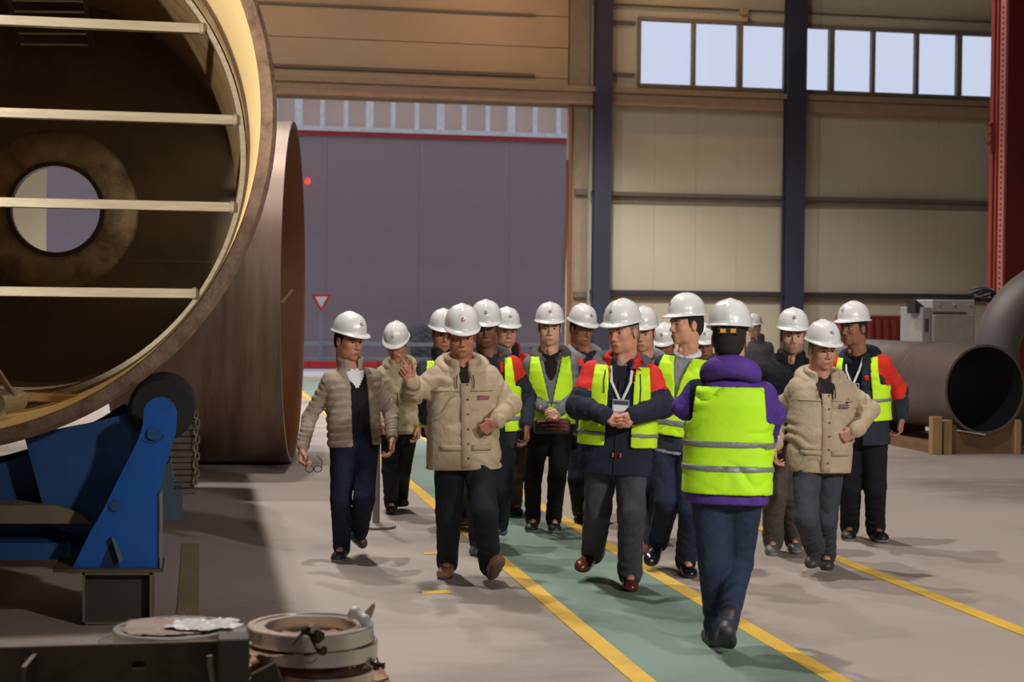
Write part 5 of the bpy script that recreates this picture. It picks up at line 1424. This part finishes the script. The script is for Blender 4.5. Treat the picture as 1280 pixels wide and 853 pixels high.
# covered heap outside against the wall
YC = 50.6
def heap():
    P_ = [(at_y(x_, y_, YC), r_) for x_, y_, r_ in ((514, 417, .16), (521, 413, .20), (529, 412, .22), (537, 415, .20), (543, 420, .15))]
    F = Field(np.array([P_[0][0][0] - .5, YC - .5, 0]), np.array([P_[-1][0][0] + .5, YC + .5, 1.7]), .04)
    for (q, r_) in P_: F.cap(q, np.array([q[0], q[1], .05]), r_, r_ * 1.2, .03, fold=(.05, 4, q[0] * 9, 1, 1))
    V, Q = F.mesh(); V[:, 2] = np.maximum(V[:, 2], 0)
    tag(link('covered_heap', mesh_np('covered_heap', V, Q), mat('tarpaulin_grey', (104, 100, 104), rough=.6, var=.5, vscale=2.5), None, True), 'heap under a grey tarpaulin outside against the lavender wall, above the rail', 'heap')

heap()

# ------------------------------------------------------------------ the people
def prof(hem, waist, chest, sh=.185, hd=.145, wd=.13, cd=.13, belly=0.0, ht=-.45):
    "trunk profile: t, half width, front depth, back depth"
    return [(ht, hem, hd, hd), (-.05, (hem + waist) / 2, (hd + wd) / 2 + belly * .6, hd), (.25, waist, wd + belly, wd * .95), (.55, (waist + chest) / 2, (wd + cd) / 2 + belly * .4, cd), (.76, chest, cd, cd * 1.05),
            (.88, sh * .93, cd * .86, cd * .98), (.96, sh * .66, cd * .66, cd * .82), (1.03, .085, .07, .085), (1.10, .07, .06, .07)]
SK_A = (186, 128, 100); SK_B = (205, 150, 125); SK_C = (120, 78, 58); SK_D = (214, 164, 140); SK_E = (150, 100, 76)
KHAKI = (176, 156, 130); NAVY = (38, 44, 58); RED = (205, 52, 44); CHAR = (52, 54, 60)

def red_zone(p, low=.50, dark_front=True, shl=.60):
    "company jacket: red over the shoulders and upper sleeves, dark elsewhere"
    def z(c):
        u, w, t = p.ut(c)
        r = np.ones(len(c), int)
        m = np.zeros(len(c), bool)
        for sd, (sh, E, W, hd, pn, pose) in p.arms.items():
            ab = E - sh; tt = ((c - sh) @ ab) / (ab @ ab)
            dd = np.linalg.norm((c - sh) - np.clip(tt, 0, 1)[:, None] * ab, axis=1)
            m |= (dd < .12) & (tt < shl) & (np.abs(u) > .11)
        r[m] = 0
        r[(t > .80) & (np.abs(u) > .07)] = 0
        return r
    return z

# 1 man in the quilted jacket
p = Person('man in open beige quilted jacket and dark trousers holding sunglasses by the big pipe', 10.7, 443, 438, 22, (436, 390), 38, 10)
p.trunk(prof(.185, .178, .185, hd=.13, wd=.125, cd=.125, ht=-.12))
p.arm('R', (.165, .05), (387, 522), (378, 562), -.12, (376, 580, -.16), 'grip', palm=(1, 0, .2))
p.arm('L', (.165, .05), (489, 516), (490, 549), -.10, (490, 570, -.16), 'relax', palm=(-1, .3, 0))
p.leg('R', (426, 624), (427, 698, 0), (421, 704, 0))
p.leg('L', (455, 624), (449, 679, .10), (453, 691, .015))
p.body(SK_A); p.hair((28, 22, 20)); p.helmet('dark')
p.pants((27, 33, 50), 'midnight', r=(.098, .074, .062)); p.shoes((38, 42, 48), 'slate', sole=(150, 150, 150), solek='sole_pale', laces=(70, 72, 78))
def z1(c):
    u, w, t = p.ut(c); r = np.zeros(len(c), int)
    r[(t > .74) & (np.abs(u) < .008 + .32 * (t - .74)) & (w > 0)] = 1
    r[t > 1.0] = 1
    return r
p.shirt([(30, 28, 34), (228, 226, 232)], 'waistcoat', z1, inset=-.018, name='waistcoat')
p.jacket([(160, 142, 126), (92, 74, 60)], 'quilted', hem=-.06, open_=(((-.2, .5, .8, 1.1), (.070, .064, .060, .075)), -.3, 1.2, -.02, .012), quilt=(.052, .009), slq=(None, .0055, 7.0), sl=(.066, .058, .046),
         collar=dict(rx=.078, ry=.080, z=.015, tilt=-.02, gap=28, r=.014, hgt=.055, lean=.05), wr=.002, h=.0085, zone=lambda c: (((c - p.N) @ p.U > .02) & (np.linalg.norm((c - p.N) - np.outer((c - p.N) @ p.U, p.U), axis=1) < .078)).astype(int))
for i in range(4): q = p.spt(0.0, .62 - .11 * i, -.006); MB().cyl(q, q + p.F * .006, .006, seg=8).build('button', mat('button_black', (20, 20, 22), rough=.3), p.root)

# 2 man in beige parka behind
p = Person('man in beige hooded parka looking down behind the man in the quilted jacket', 13.2, 500, 499, -8, (496, 401), -12, 30, lo=1.25)
p.trunk(prof(.20, .185, .19, ht=-.3))
p.arm('R', (.165, .05), (474, 500), (478, 530), -.15, (482, 548, -.2), 'relax')
p.arm('L', (.165, .05), (526, 500), (524, 534), -.12, (523, 550, -.15), 'relax')
p.leg('R', (488, 588), (489, 640, 0), (489, 645, 0)); p.leg('L', (503, 588), (501, 634, .02), (505, 640, 0))
p.body(SK_A); p.hair((28, 22, 20)); p.helmet('dark')
p.pants((30, 30, 36), 'black_wool'); p.shoes((45, 38, 36), 'darkbrown')
p.jacket([(172, 155, 124)], 'parka_sand', hem=-.22, collar=dict(rx=.080, ry=.082, z=.0, gap=25, r=.016, hgt=.05), hood=dict(rgb=(165, 148, 118), key='hood_sand'))
p.ribbon('zip', [(0, .95), (0, .5), (0, -.18)], .010, mat('zip_brown', (92, 76, 58)), p.root, .004)

# 4 man hidden behind the pointing man
p = Person('man almost hidden behind the pointing man, helmet edge and lime vest strip showing', 12.2, 556, 555, 5, (554, 386), 10, 10, lo=1.3)
p.trunk(prof(.185, .178, .185))
p.arm('R', (.165, .05), (529, 492), (532, 528), -.12); p.arm('L', (.165, .05), (585, 492), (580, 528), -.12)
p.leg('R', (572, 598), (582, 656, .03), (583, 664, 0)); p.leg('L', (560, 600), (566, 655, 0), (566, 662, 0))
p.body(SK_A); p.hair((30, 26, 24)); p.helmet('dark'); p.glasses()
p.pants((38, 42, 52), 'navy_b'); p.shoes((70, 60, 50), 'olivebrown')
p.jacket([(44, 46, 54)], 'dark_coat', hem=-.2, collar=dict(gap=25)); p.vest(neck=((.1, .6, 1.1), (.06, .065, .08)))

# 3 pointing man
p = Person('stout man in beige parka pointing with his raised hand, tan shoes', 10.0, 579, 578, 6, (577, 380), 4, 16)
p.trunk(prof(.235, .225, .215, sh=.20, hd=.175, wd=.165, cd=.155, belly=.02, ht=-.3))
p.arm('R', (.175, .05), (514, 494), (514, 476), -.34, (503, 460, -.37), 'point', palm=(.15, 1, 0), edy=-.10)
p.arm('L', (.175, .05), (637, 506), (620, 528), -.24, (604, 538, -.22), 'fist', palm=(-.2, -1, 0), edy=-.02)
p.leg('R', (561, 640), (559, 718, 0), (555, 726, 0))
p.leg('L', (606, 640), (612, 722, .02), (629, 714, .11))
p.body((178, 120, 94)); p.hair((26, 22, 20)); p.helmet('red')
p.pants((32, 36, 42), 'blackgreen', r=(.108, .084, .068), wr=.008); p.shoes((150, 112, 88), 'tan', sole=(120, 96, 78), solek='sole_tan', high=.03, big=1.06, laces=(120, 92, 72))
p.shirt([(40, 34, 34), (150, 140, 140)], 'pullover', lambda c: (np.abs(p.ut(c)[0]) > .03).astype(int))
p.jacket([KHAKI], 'parka_khaki', hem=-.27, sl=(.084, .072, .056), wr=.011, elfold=.015, open_=(((.7, 1.1), (.012, .055)), .74, 1.2, 0.0), collar=dict(rx=.088, ry=.088, z=-.005, tilt=-.03, gap=26, r=.018, hgt=.06, lean=.12),
         hood=dict(rgb=(182, 162, 136), key='hood_khaki', rx=.135, ry=.105, r=(.030, .050)))
def parka_bits(p, rgb, key, patchu, patcht, pocket=-.02, cx=.0, w=.075, label=True, hemt=-.24):
    dk = cloth(key + '_flap', rgb)
    p.patch('front_placket', cx - .03, cx + .03, hemt, .80, dk, p.root, .010, .010, 2, 14)
    for q in (-1, 1):
        p.patch('pocket_flap', q * .095 - .062, q * .095 + .062, pocket, pocket + .065, dk, p.root, .014, .012, 4, 2)
        p.patch('yoke', q * .12 - .085, q * .12 + .085, .70, .72, dk, p.root, .009, .009, 4, 1)
    if label:
        l = p.patch('chest_label', patchu - w / 2, patchu + w / 2, patcht, patcht + .048, cloth('label_grey', (150, 130, 132)), p.root, .013, .008, 3, 2)
        p.patch('print', patchu - w * .43, patchu + w * .43, patcht + .027, patcht + .041, cloth('label_red', (158, 70, 80)), l, .0145, .006, 5, 1)
        for k in range(6):
            x0 = patchu - w * .42 + w * .84 * k / 6
            p.patch('print', x0, x0 + w * .09, patcht + .008, patcht + .020, cloth('label_red', (158, 70, 80)), l, .0145, .006, 1, 1)
    for t in (.78, .60, .42, .24, .06, -.12):
        q = p.spt(cx + .012, t, .011); MB().cyl(q, q + p.F * .004, .0065, seg=8).build('button', mat('snap_dark', (70, 58, 48), rough=.4, metal=.4), p.root)
    for q in (-1, 1):
        mb = MB(); mb.tube([p.spt(cx + q * .05, .90, .03), p.spt(cx + q * .055, .82, .022), p.spt(cx + q * .052, .74, .02)], .0035, 5); mb.build('drawcord', cloth('cord_dark', (80, 66, 54)), p.root)
parka_bits(p, (170, 150, 124), 'khaki', .115, .60)

# 6 man in red with glasses behind
p = Person('man with glasses and red jacket, only his face and shoulder showing behind the others', 13.0, 640, 636, 12, (633, 384), 14, 8, lo=1.3)
p.trunk(prof(.185, .178, .185))
p.arm('R', (.165, .05), (612, 490), (615, 525), -.12); p.arm('L', (.165, .05), (660, 488), (655, 522), -.12)
p.leg('R', (632, 598), (628, 640, 0), (628, 647, 0)); p.leg('L', (643, 598), (643, 642, 0), (652, 649, 0))
p.body(SK_B); p.hair((60, 40, 30)); p.helmet('dark'); p.glasses()
p.pants((74, 62, 54), 'brownwool'); p.shoes((42, 42, 46), 'dark')
p.jacket([RED, (44, 46, 54)], 'works', hem=-.2, zone=red_zone(p), collar=dict(gap=25))

# 5 man between
p = Person('man with lime vest over red and dark jacket, right behind the pointing man', 11.2, 615, 612, 2, (607, 375), 2, 12, lo=1.1)
p.trunk(prof(.20, .19, .195, ht=-.3))
p.arm('R', (.17, .05), (580, 500), (584, 535), -.15); p.arm('L', (.17, .05), (660, 497), (658, 532), -.10, (659, 552, -.12), 'relax', palm=(-1, .2, 0))
p.leg('R', (596, 620), (598, 690, 0), (594, 697, 0)); p.leg('L', (626, 616), (624, 668, .10), (628, 678, .015))
p.body(SK_C); p.hair((20, 18, 18)); p.helmet('dark')
p.pants((34, 36, 44), 'charblue'); p.shoes((88, 92, 106), 'bluegrey', sole=(80, 80, 88), solek='sole_bluegrey')
p.jacket([RED, (38, 42, 52)], 'works', hem=-.24, sl=(.074, .066, .052), zone=red_zone(p, shl=.35), hood=dict(rgb=(70, 72, 78), key='hood_grey', r=(.026, .04)))
p.vest(neck=((.1, .6, 1.1), (.085, .09, .10)), side=.17, hem=-.02, bands=((.12, .19),))

# 8 man with glasses and grey hood
p = Person('man with glasses, grey hood and dark jacket behind the young man with folded hands', 12.9, 734, 732, 25, (727, 380), 32, 14, lo=1.25)
p.trunk(prof(.195, .19, .195))
p.arm('R', (.17, .05), (706, 490), (708, 525), -.15); p.arm('L', (.17, .05), (764, 490), (760, 525), -.12)
p.leg('R', (722, 600), (725, 651, 0), (725, 657, 0)); p.leg('L', (744, 600), (746, 651, 0), (748, 657, 0))
p.body((160, 108, 84)); p.hair((25, 22, 22)); p.helmet('dark'); p.glasses()
p.pants((30, 33, 42), 'inkblue'); p.shoes((36, 34, 36), 'black')
p.jacket([RED, (48, 50, 58)], 'works', hem=-.2, zone=red_zone(p), hood=dict(rgb=(128, 126, 130), key='hood_pale', r=(.03, .045)))

# 7 young man, hands folded
p = Person('young man in lime vest over grey jacket, hands folded over a dark pouch', 12.05, 689, 688, 0, (687, 378), 2, 4, lo=1.05)
p.trunk(prof(.165, .165, .175, sh=.175, ht=-.12))
p.arm('R', (.160, .05), (663, 497), (682, 513), -.26, (696, 521, -.28), 'clasp', palm=(.3, 1, 0))
p.arm('L', (.160, .05), (718, 497), (698, 515), -.27, (684, 522, -.31), 'clasp', palm=(-.3, 1, 0))
p.leg('R', (666, 597), (666, 662, 0), (662, 670, 0)); p.leg('L', (696, 600), (692, 663, 0), (698, 674, .01))
p.body(SK_D, brows=(40, 28, 22)); p.hair((48, 34, 26)); p.helmet('red')
p.pants((22, 22, 26), 'jet', r=(.092, .07, .060)); p.shoes((40, 44, 48), 'trainer', sole=(165, 165, 165), solek='sole_pale', laces=(80, 84, 88))
p.shirt([(36, 34, 36)], 'tee')
def z7(c):
    u, w, t = p.ut(c); r = np.zeros(len(c), int); r[(t < .10) & (np.abs(u) < .2)] = 1; return r
p.jacket([(108, 110, 116), (40, 40, 46)], 'softshell', hem=-.10, sl=(.066, .058, .048), zone=z7, open_=(((.6, .72, 1.1), (.0, .035, .065)), .62, 1.2, 0.02), hood=dict(rgb=(84, 80, 78), key='hood_taupe', r=(.026, .042), rx=.12))
p.vest(neck=((.0, .18, .97, 1.1), (-.03, -.004, .085, .09)), side=.165, hem=-.02, bands=((.28, .345),), rgb=(200, 248, 38))
o = at(690, 533, 11.75)
mb = MB(); mb.box(o, (.27, .08, .11), p.root.rotation_euler.z, bevel=.02)
b = mb.build('pouch', mat('pouch_black', (34, 30, 32), rough=.5), None); tag(b, 'small dark camera pouch with red straps held by the young man with folded hands', 'pouch')
for k in range(3):
    mb = MB(); mb.tube([o + np.array([-.12 + .03 * k, -.045, .03 - .02 * k]), o + np.array([-.02, -.05, .045 - .03 * k]), o + np.array([.10, -.045, .03 - .025 * k])], .007, 6); mb.build('strap', mat('strap_red', (150, 42, 40)), b)

# 10, 11: heads behind
p = Person('man half hidden behind the central man, hard hat and red collar showing', 11.6, 806, 806, -5, (804, 383), -10, 8, lo=1.3)
p.trunk(prof(.19, .185, .19))
p.arm('R', (.165, .05), (778, 492), (780, 528), -.15); p.arm('L', (.165, .05), (834, 495), (830, 530), -.12)
p.leg('R', (806, 608), (808, 652, .12), (808, 668, .03)); p.leg('L', (800, 618), (802, 689, 0), (801, 696, 0))
p.body(SK_B); p.hair((60, 46, 40)); p.helmet('dark')
p.pants((40, 42, 52), 'navy_b'); p.shoes((112, 62, 48), 'redbrown')
p.jacket([(170, 60, 56), (60, 60, 66)], 'works2', hem=-.2, zone=red_zone(p), hood=dict(rgb=(150, 150, 150), key='hood_ash'))
p = Person('man far back, hard hat and face between the central man and the man looking left', 13.4, 836, 834, -5, (831, 403), -10, 20, lo=1.35)
p.trunk(prof(.19, .185, .19))
p.arm('R', (.165, .05), (808, 500), (810, 530), -.15); p.arm('L', (.165, .05), (858, 500), (856, 530), -.12)
p.leg('R', (828, 588), (828, 638, 0), (828, 643, 0)); p.leg('L', (842, 588), (842, 638, 0), (843, 643, 0))
p.body(SK_E); p.hair((60, 46, 40)); p.helmet('dark')
p.pants((40, 42, 52), 'navy_b'); p.shoes((36, 34, 36), 'black')
p.jacket([(190, 56, 50), (60, 60, 66)], 'works3', hem=-.2, zone=red_zone(p), collar=dict(gap=20))

# 18 man behind the purple hoodie
p = Person('man with grey hard hat mostly hidden behind the person in the purple hoodie', 14.0, 884, 883, 0, (881, 404), 0, 15, lo=1.4)
p.trunk(prof(.19, .185, .19))
p.arm('R', (.165, .05), (860, 495), (862, 525), -.15); p.arm('L', (.165, .05), (906, 495), (903, 525), -.12)
p.leg('R', (878, 580), (878, 630, 0), (878, 634, 0)); p.leg('L', (890, 580), (890, 630, 0), (891, 634, 0))
p.body(SK_E); p.hair((60, 46, 40)); p.helmet('dark')
p.pants((40, 42, 52), 'navy_b'); p.shoes((36, 34, 36), 'black')
p.jacket([(180, 58, 54), (96, 84, 80)], 'works4', hem=-.2, zone=red_zone(p), collar=dict(gap=20))

# 14 far man
p = Person('far man in dark grey jacket standing near the blue column', 21.5, 948, 947, -10, (943, 392), -15, 5, lo=1.7)
p.trunk(prof(.20, .19, .195))
p.arm('R', (.165, .05), (928, 456), (930, 480), -.15); p.arm('L', (.165, .05), (966, 456), (964, 480), -.12)
p.leg('R', (943, 512), (943, 549, 0), (942, 552, 0)); p.leg('L', (951, 512), (952, 549, 0), (953, 552, 0))
p.body(SK_B); p.hair((60, 46, 40)); p.helmet('dark')
p.pants((40, 42, 48), 'greyblack'); p.shoes((36, 34, 36), 'black')
p.jacket([(74, 74, 76)], 'greycoat', hem=-.2, collar=dict(gap=20))

# 12 tall man looking left
p = Person('tall slim man in long lime vest and navy trousers looking left', 10.35, 846, 860, -18, (858, 367), -58, 2)
p.trunk(prof(.17, .165, .18, sh=.18))
p.arm('R', (.165, .05), (808, 496), (812, 530), .04, (810, 552, .04), 'relax'); p.arm('L', (.165, .05), (896, 500), (890, 540), -.05, (888, 560, -.08), 'relax')
p.leg('R', (834, 628), (823, 692, .10), (817, 708, .03)); p.leg('L', (864, 640), (857, 717, 0), (865, 725, 0))
p.body((206, 152, 124), brows=(30, 22, 18)); p.hair((30, 24, 22)); p.helmet('dark')
p.pants((36, 42, 62), 'navysuit', r=(.098, .076, .066)); p.shoes((24, 24, 28), 'patent', rough=.18)
def z12(c):
    u, w, t = p.ut(c); r = np.zeros(len(c), int); r[t > .98] = 1; return r
p.shirt([(150, 152, 160), (222, 222, 228)], 'checked', z12, inset=-.008, t0=-.2)
p.jacket([(52, 56, 70)], 'blazer', hem=-.16, sl=(.062, .054, .044), open_=(((.1, .6, 1.1), (.02, .04, .06)), .2, 1.2, 0.0), top=1.0)
p.vest(neck=((.3, .66, 1.1), (-.01, .02, .075)), side=.17, hem=.02, bands=((.14, .22), (.44, .51)), rgb=(205, 250, 70), add=.024)

# 15 bearded man
p = Person('bearded man in black jacket and khaki grey trousers behind the old man in the parka', 11.2, 980, 988, 6, (991, 385), 4, 4, lo=1.1)
p.trunk(prof(.195, .19, .20, ht=-.2))
p.arm('R', (.175, .05), (954, 515), (960, 548), -.10); p.arm('L', (.175, .05), (1025, 515), (1020, 550), -.10)
p.leg('R', (967, 618), (966, 690, 0), (964, 697, 0)); p.leg('L', (990, 618), (992, 688, 0), (996, 695, .01))
p.body((200, 150, 126), beard=(156, 124, 108)); p.hair((70, 62, 58)); p.helmet('dark')
p.pants((92, 86, 80), 'khakigrey', r=(.100, .082, .072), wr=.008); p.shoes((96, 94, 94), 'greytrainer', sole=(170, 168, 166), solek='sole_pale', laces=(130, 130, 130))
p.shirt([(60, 58, 66)], 'darkscarf')
p.jacket([(30, 30, 36)], 'blackcoat', hem=-.12, collar=dict(rx=.082, ry=.084, gap=30, r=.018, hgt=.045), hood=dict(rgb=(28, 28, 34), key='hood_black', r=(.02, .04)))

# 17 man right in red and dark jacket
p = Person('man in red and navy jacket with lime vest and white lanyard, rightmost of the group', 11.75, 1078, 1074, -12, (1067, 377), -38, 2)
p.trunk(prof(.20, .19, .195, ht=-.3))
p.arm('R', (.17, .05), (1046, 505), (1046, 535), -.10); p.arm('L', (.17, .05), (1124, 488), (1127, 524), -.04, (1124, 545, -.08), 'relax', palm=(-1, .4, 0))
p.leg('R', (1063, 608), (1062, 672, 0), (1059, 681, 0)); p.leg('L', (1094, 608), (1094, 674, 0), (1112, 682, .01))
p.body(SK_E); p.hair((24, 20, 20)); p.helmet('red')
p.pants((26, 28, 34), 'black_b', r=(.104, .080, .070), wr=.008); p.shoes((26, 26, 28), 'blackboot', sole=(140, 138, 138), solek='sole_mid', big=1.08)
p.shirt([(24, 26, 32)], 'navytee')
p.jacket([(214, 52, 40), (44, 50, 60)], 'worksnavy', hem=-.26, sl=(.078, .068, .056), wr=.005, zone=(lambda c, z=red_zone(p, shl=.95): np.where(np.abs(p.ut(c)[0]) > .115, z(c), 1)), open_=(((-.3, .4, 1.1), (.05, .06, .065)), -.4, 1.2, 0.0, -.03),
         hood=dict(rgb=(40, 44, 52), key='hood_navy', r=(.024, .036), rx=.12))
p.ribbon('hood_edge', [(.10, .985), (.15, .93), (.165, .86)], .02, cloth('edge_white', (214, 206, 200)), p.root, .036)
p.vest(neck=((-.3, .4, .8, 1.1), (.10, .11, .105, .10)), side=.165, hem=.08, bands=((.34, .40),), add=.022)
p.badge(-.03, .50, straps=[[(-.09, .98), (-.075, .8), (-.035, .60)], [(.045, .98), (.02, .8), (-.028, .60)]], add=-.012)
p.patch('chest_logo', .055, .09, .66, .73, cloth('label_red2', (200, 50, 46)), p.root, .008, .006, 2, 2)

# 16 old man in parka
p = Person('older stout man in beige parka with dark collar, walking in front of the bearded man', 10.35, 1024, 1027, 14, (1028, 400), 26, 10)
p.trunk(prof(.205, .215, .21, sh=.19, hd=.155, wd=.155, cd=.145, belly=.035, ht=-.3))
p.arm('R', (.17, .05), (971, 519), (968, 556), -.05, (967, 580, -.08), 'relax', palm=(1, .2, 0))
p.arm('L', (.17, .05), (1087, 512), (1070, 540), -.20, (1052, 548, -.18), 'fist', palm=(-.2, -1, 0), edy=.0)
p.leg('R', (1008, 648), (1018, 700, .08), (1014, 720, .0)); p.leg('L', (1032, 648), (1032, 708, 0), (1035, 716, 0))
p.body((192, 138, 116)); p.hair((110, 104, 100)); p.helmet('dark')
p.pants((62, 66, 74), 'slategrey', r=(.104, .084, .070), wr=.009); p.shoes((60, 56, 54), 'taupe', sole=(66, 62, 60))
p.shirt([(48, 42, 40)], 'brownpullover', inset=-.014)
p.jacket([(178, 160, 134)], 'parka_oat', hem=-.26, sl=(.080, .070, .058), wr=.011, elfold=.015, open_=(((.5, 1.1), (.006, .085)), .55, 1.2, 0.0), collar=dict(rx=.095, ry=.09, z=-.01, tilt=-.03, gap=36, r=.018, hgt=.06, lean=.1),
         hood=dict(rgb=(180, 162, 136), key='hood_oat', rx=.14, ry=.10, r=(.028, .050), gap=36))
parka_bits(p, (172, 154, 128), 'oat', .115, .62)

# 9 central man
p = Person('man with clasped hands, lime vest over red and navy parka, badge, in the centre', 9.75, 771, 778, 0, (779, 374), -34, 8, group=None)
p.trunk(prof(.222, .215, .205, sh=.195, hd=.165, wd=.155, cd=.15, belly=.02, ht=-.34))
p.arm('R', (.178, .05), (722, 508), (760, 521), -.33, (782, 530, -.36), 'clasp', palm=(.3, 1, .3), edy=-.10)
p.arm('L', (.178, .05), (829, 508), (790, 521), -.34, (764, 531, -.40), 'clasp', palm=(-.3, 1, -.1), edy=-.10)
p.leg('R', (747, 638), (741, 706, .09), (729, 722, .03)); p.leg('L', (789, 640), (787, 734, 0), (789, 743, 0))
p.body((204, 144, 120), brows=(120, 100, 90)); p.hair((130, 118, 108)); p.helmet('dark', back=.0)
p.pants((72, 74, 80), 'grey_wool', r=(.106, .084, .074), wr=.009); p.shoes((98, 42, 36), 'oxblood', rough=.22, sole=(50, 34, 32), solek='sole_wine')
p.shirt([(34, 36, 46), (120, 118, 124)], 'knit', lambda c: (p.ut(c)[2] > .99).astype(int))
p.jacket([(212, 54, 46), (40, 44, 58)], 'parka_works', hem=-.30, sl=(.090, .078, .056), wr=.007, elfold=.013, zone=red_zone(p, shl=.62), open_=(((.6, 1.1), (.005, .06)), .66, 1.2, 0.0),
         collar=dict(rx=.088, ry=.088, z=-.005, tilt=-.03, gap=30, r=.016, hgt=.05, lean=.1), hood=dict(rgb=(92, 88, 94), key='hood_grey9', rx=.15, ry=.10, r=(.022, .045), gap=40))
p.ribbon('hood_edge', [(.06, .99), (.13, .955), (.175, .90)], .022, cloth('edge_red', (176, 54, 54)), p.root, .055)
p.vest(neck=((-.1, .3, .8, 1.1), (.078, .078, .075, .09)), side=.185, hem=.04, bands=((.16, .21),), add=.026, rgb=(206, 250, 42))
p.ribbon('zip', [(-.01, .8), (-.01, .3), (-.01, -.28)], .014, mat('zip_black', (18, 18, 22)), p.root, .006)
p.badge(.005, .47, straps=[[(-.07, .98), (-.06, .8), (-.004, .585)], [(.06, .98), (.055, .8), (.012, .585)]], add=.0)
for q in (-.022, .022):
    mb = MB(); mb.cyl(p.spt(q, -.03, .012), p.spt(q, -.08, .012), .006, seg=8); mb.build('cord_toggle', mat('toggle_orange', (226, 96, 60), rough=.4), p.root)
mb = MB(); mb.tube([p.spt(-.10, .93, .05), p.spt(-.105, .8, .04), p.spt(-.10, .66, .036)], .0035, 5); mb.tube([p.spt(.11, .90, .05), p.spt(.12, .72, .04), p.spt(.118, .52, .036)], .0035, 5)
mb.build('drawcord', mat('cord_black', (20, 20, 24)), p.root)

# 13 person from behind
p = Person('person seen from behind in purple hoodie and lime vest with two grey bands, dark jeans', 7.95, 909, 913, 180, (912, 374), 176, 4)
p.trunk(prof(.205, .20, .20, sh=.195, hd=.15, wd=.14, cd=.135, ht=-.3))
p.arm('L', (.178, .05), (853, 510), (868, 520), .26, (890, 520, .34), 'grip', edy=.03)
p.arm('R', (.178, .05), (968, 517), (960, 550), .14, (952, 566, .24), 'relax', edy=.0)
p.leg('L', (892, 702), (893, 808, .0), (886, 798, .0)); p.leg('R', (922, 704), (910, 800, .11), (908, 821, .0))
p.body(SK_B); p.hair((30, 24, 22), length=1.2); p.helmet('dark', ratchet=True)
p.pants((44, 54, 74), 'jeans', r=(.106, .078, .052), wr=.006, cuff=.0); p.shoes((52, 48, 50), 'darktrainer', sole=(44, 42, 44), solek='sole_dark', high=.02)
p.jacket([(84, 56, 136), (26, 26, 36)], 'hoodie_purple', hem=-.205, sl=(.064, .056, .044), wr=.005, elfold=.011,
         zone=lambda c: ((p.ut(c)[0] > .12) & (p.ut(c)[0] < .20) & (p.ut(c)[2] > .4) & (p.ut(c)[1] < .05)).astype(int),
         hood=dict(rgb=(90, 62, 144), key='hood_purple', rx=.105, ry=.10, z=.02, r=(.034, .052), gap=30, drape=.0))
p.vest(neck=((.3, .66, 1.1), (.05, .05, .09)), side=.182, hem=-.105, bands=((.115, .175), (.345, .405)), add=.022, rgb=(190, 246, 40), wr=.006, top=.93, backv=False)

# glasses in the left man's hand
c = at(383, 578, 10.5); mb = MB()
for q in (0, 1):
    o = c + np.array([.02 + .055 * q, 0, -.045])
    mb.tube([o + np.array([.026 * math.cos(a), .004 * math.sin(a), .02 * math.sin(a)]) for a in [2 * math.pi * i / 14 for i in range(14)]], .0028, 5, True)
    mb.tube([c + np.array([.0 + .10 * q, 0, -.035]), c + np.array([.0 + .10 * q, -.01, .01]), c + np.array([.01 + .06 * q, -.03, .045])], .0028, 5)
mb.tube([c + np.array([.043, 0, -.042]), c + np.array([.052, 0, -.042])], .0028, 5)
tag(mb.build('sunglasses', mat('frame_black', (30, 30, 32), rough=.25), None), 'dark sunglasses dangling from the hand of the man in the quilted jacket', 'sunglasses')
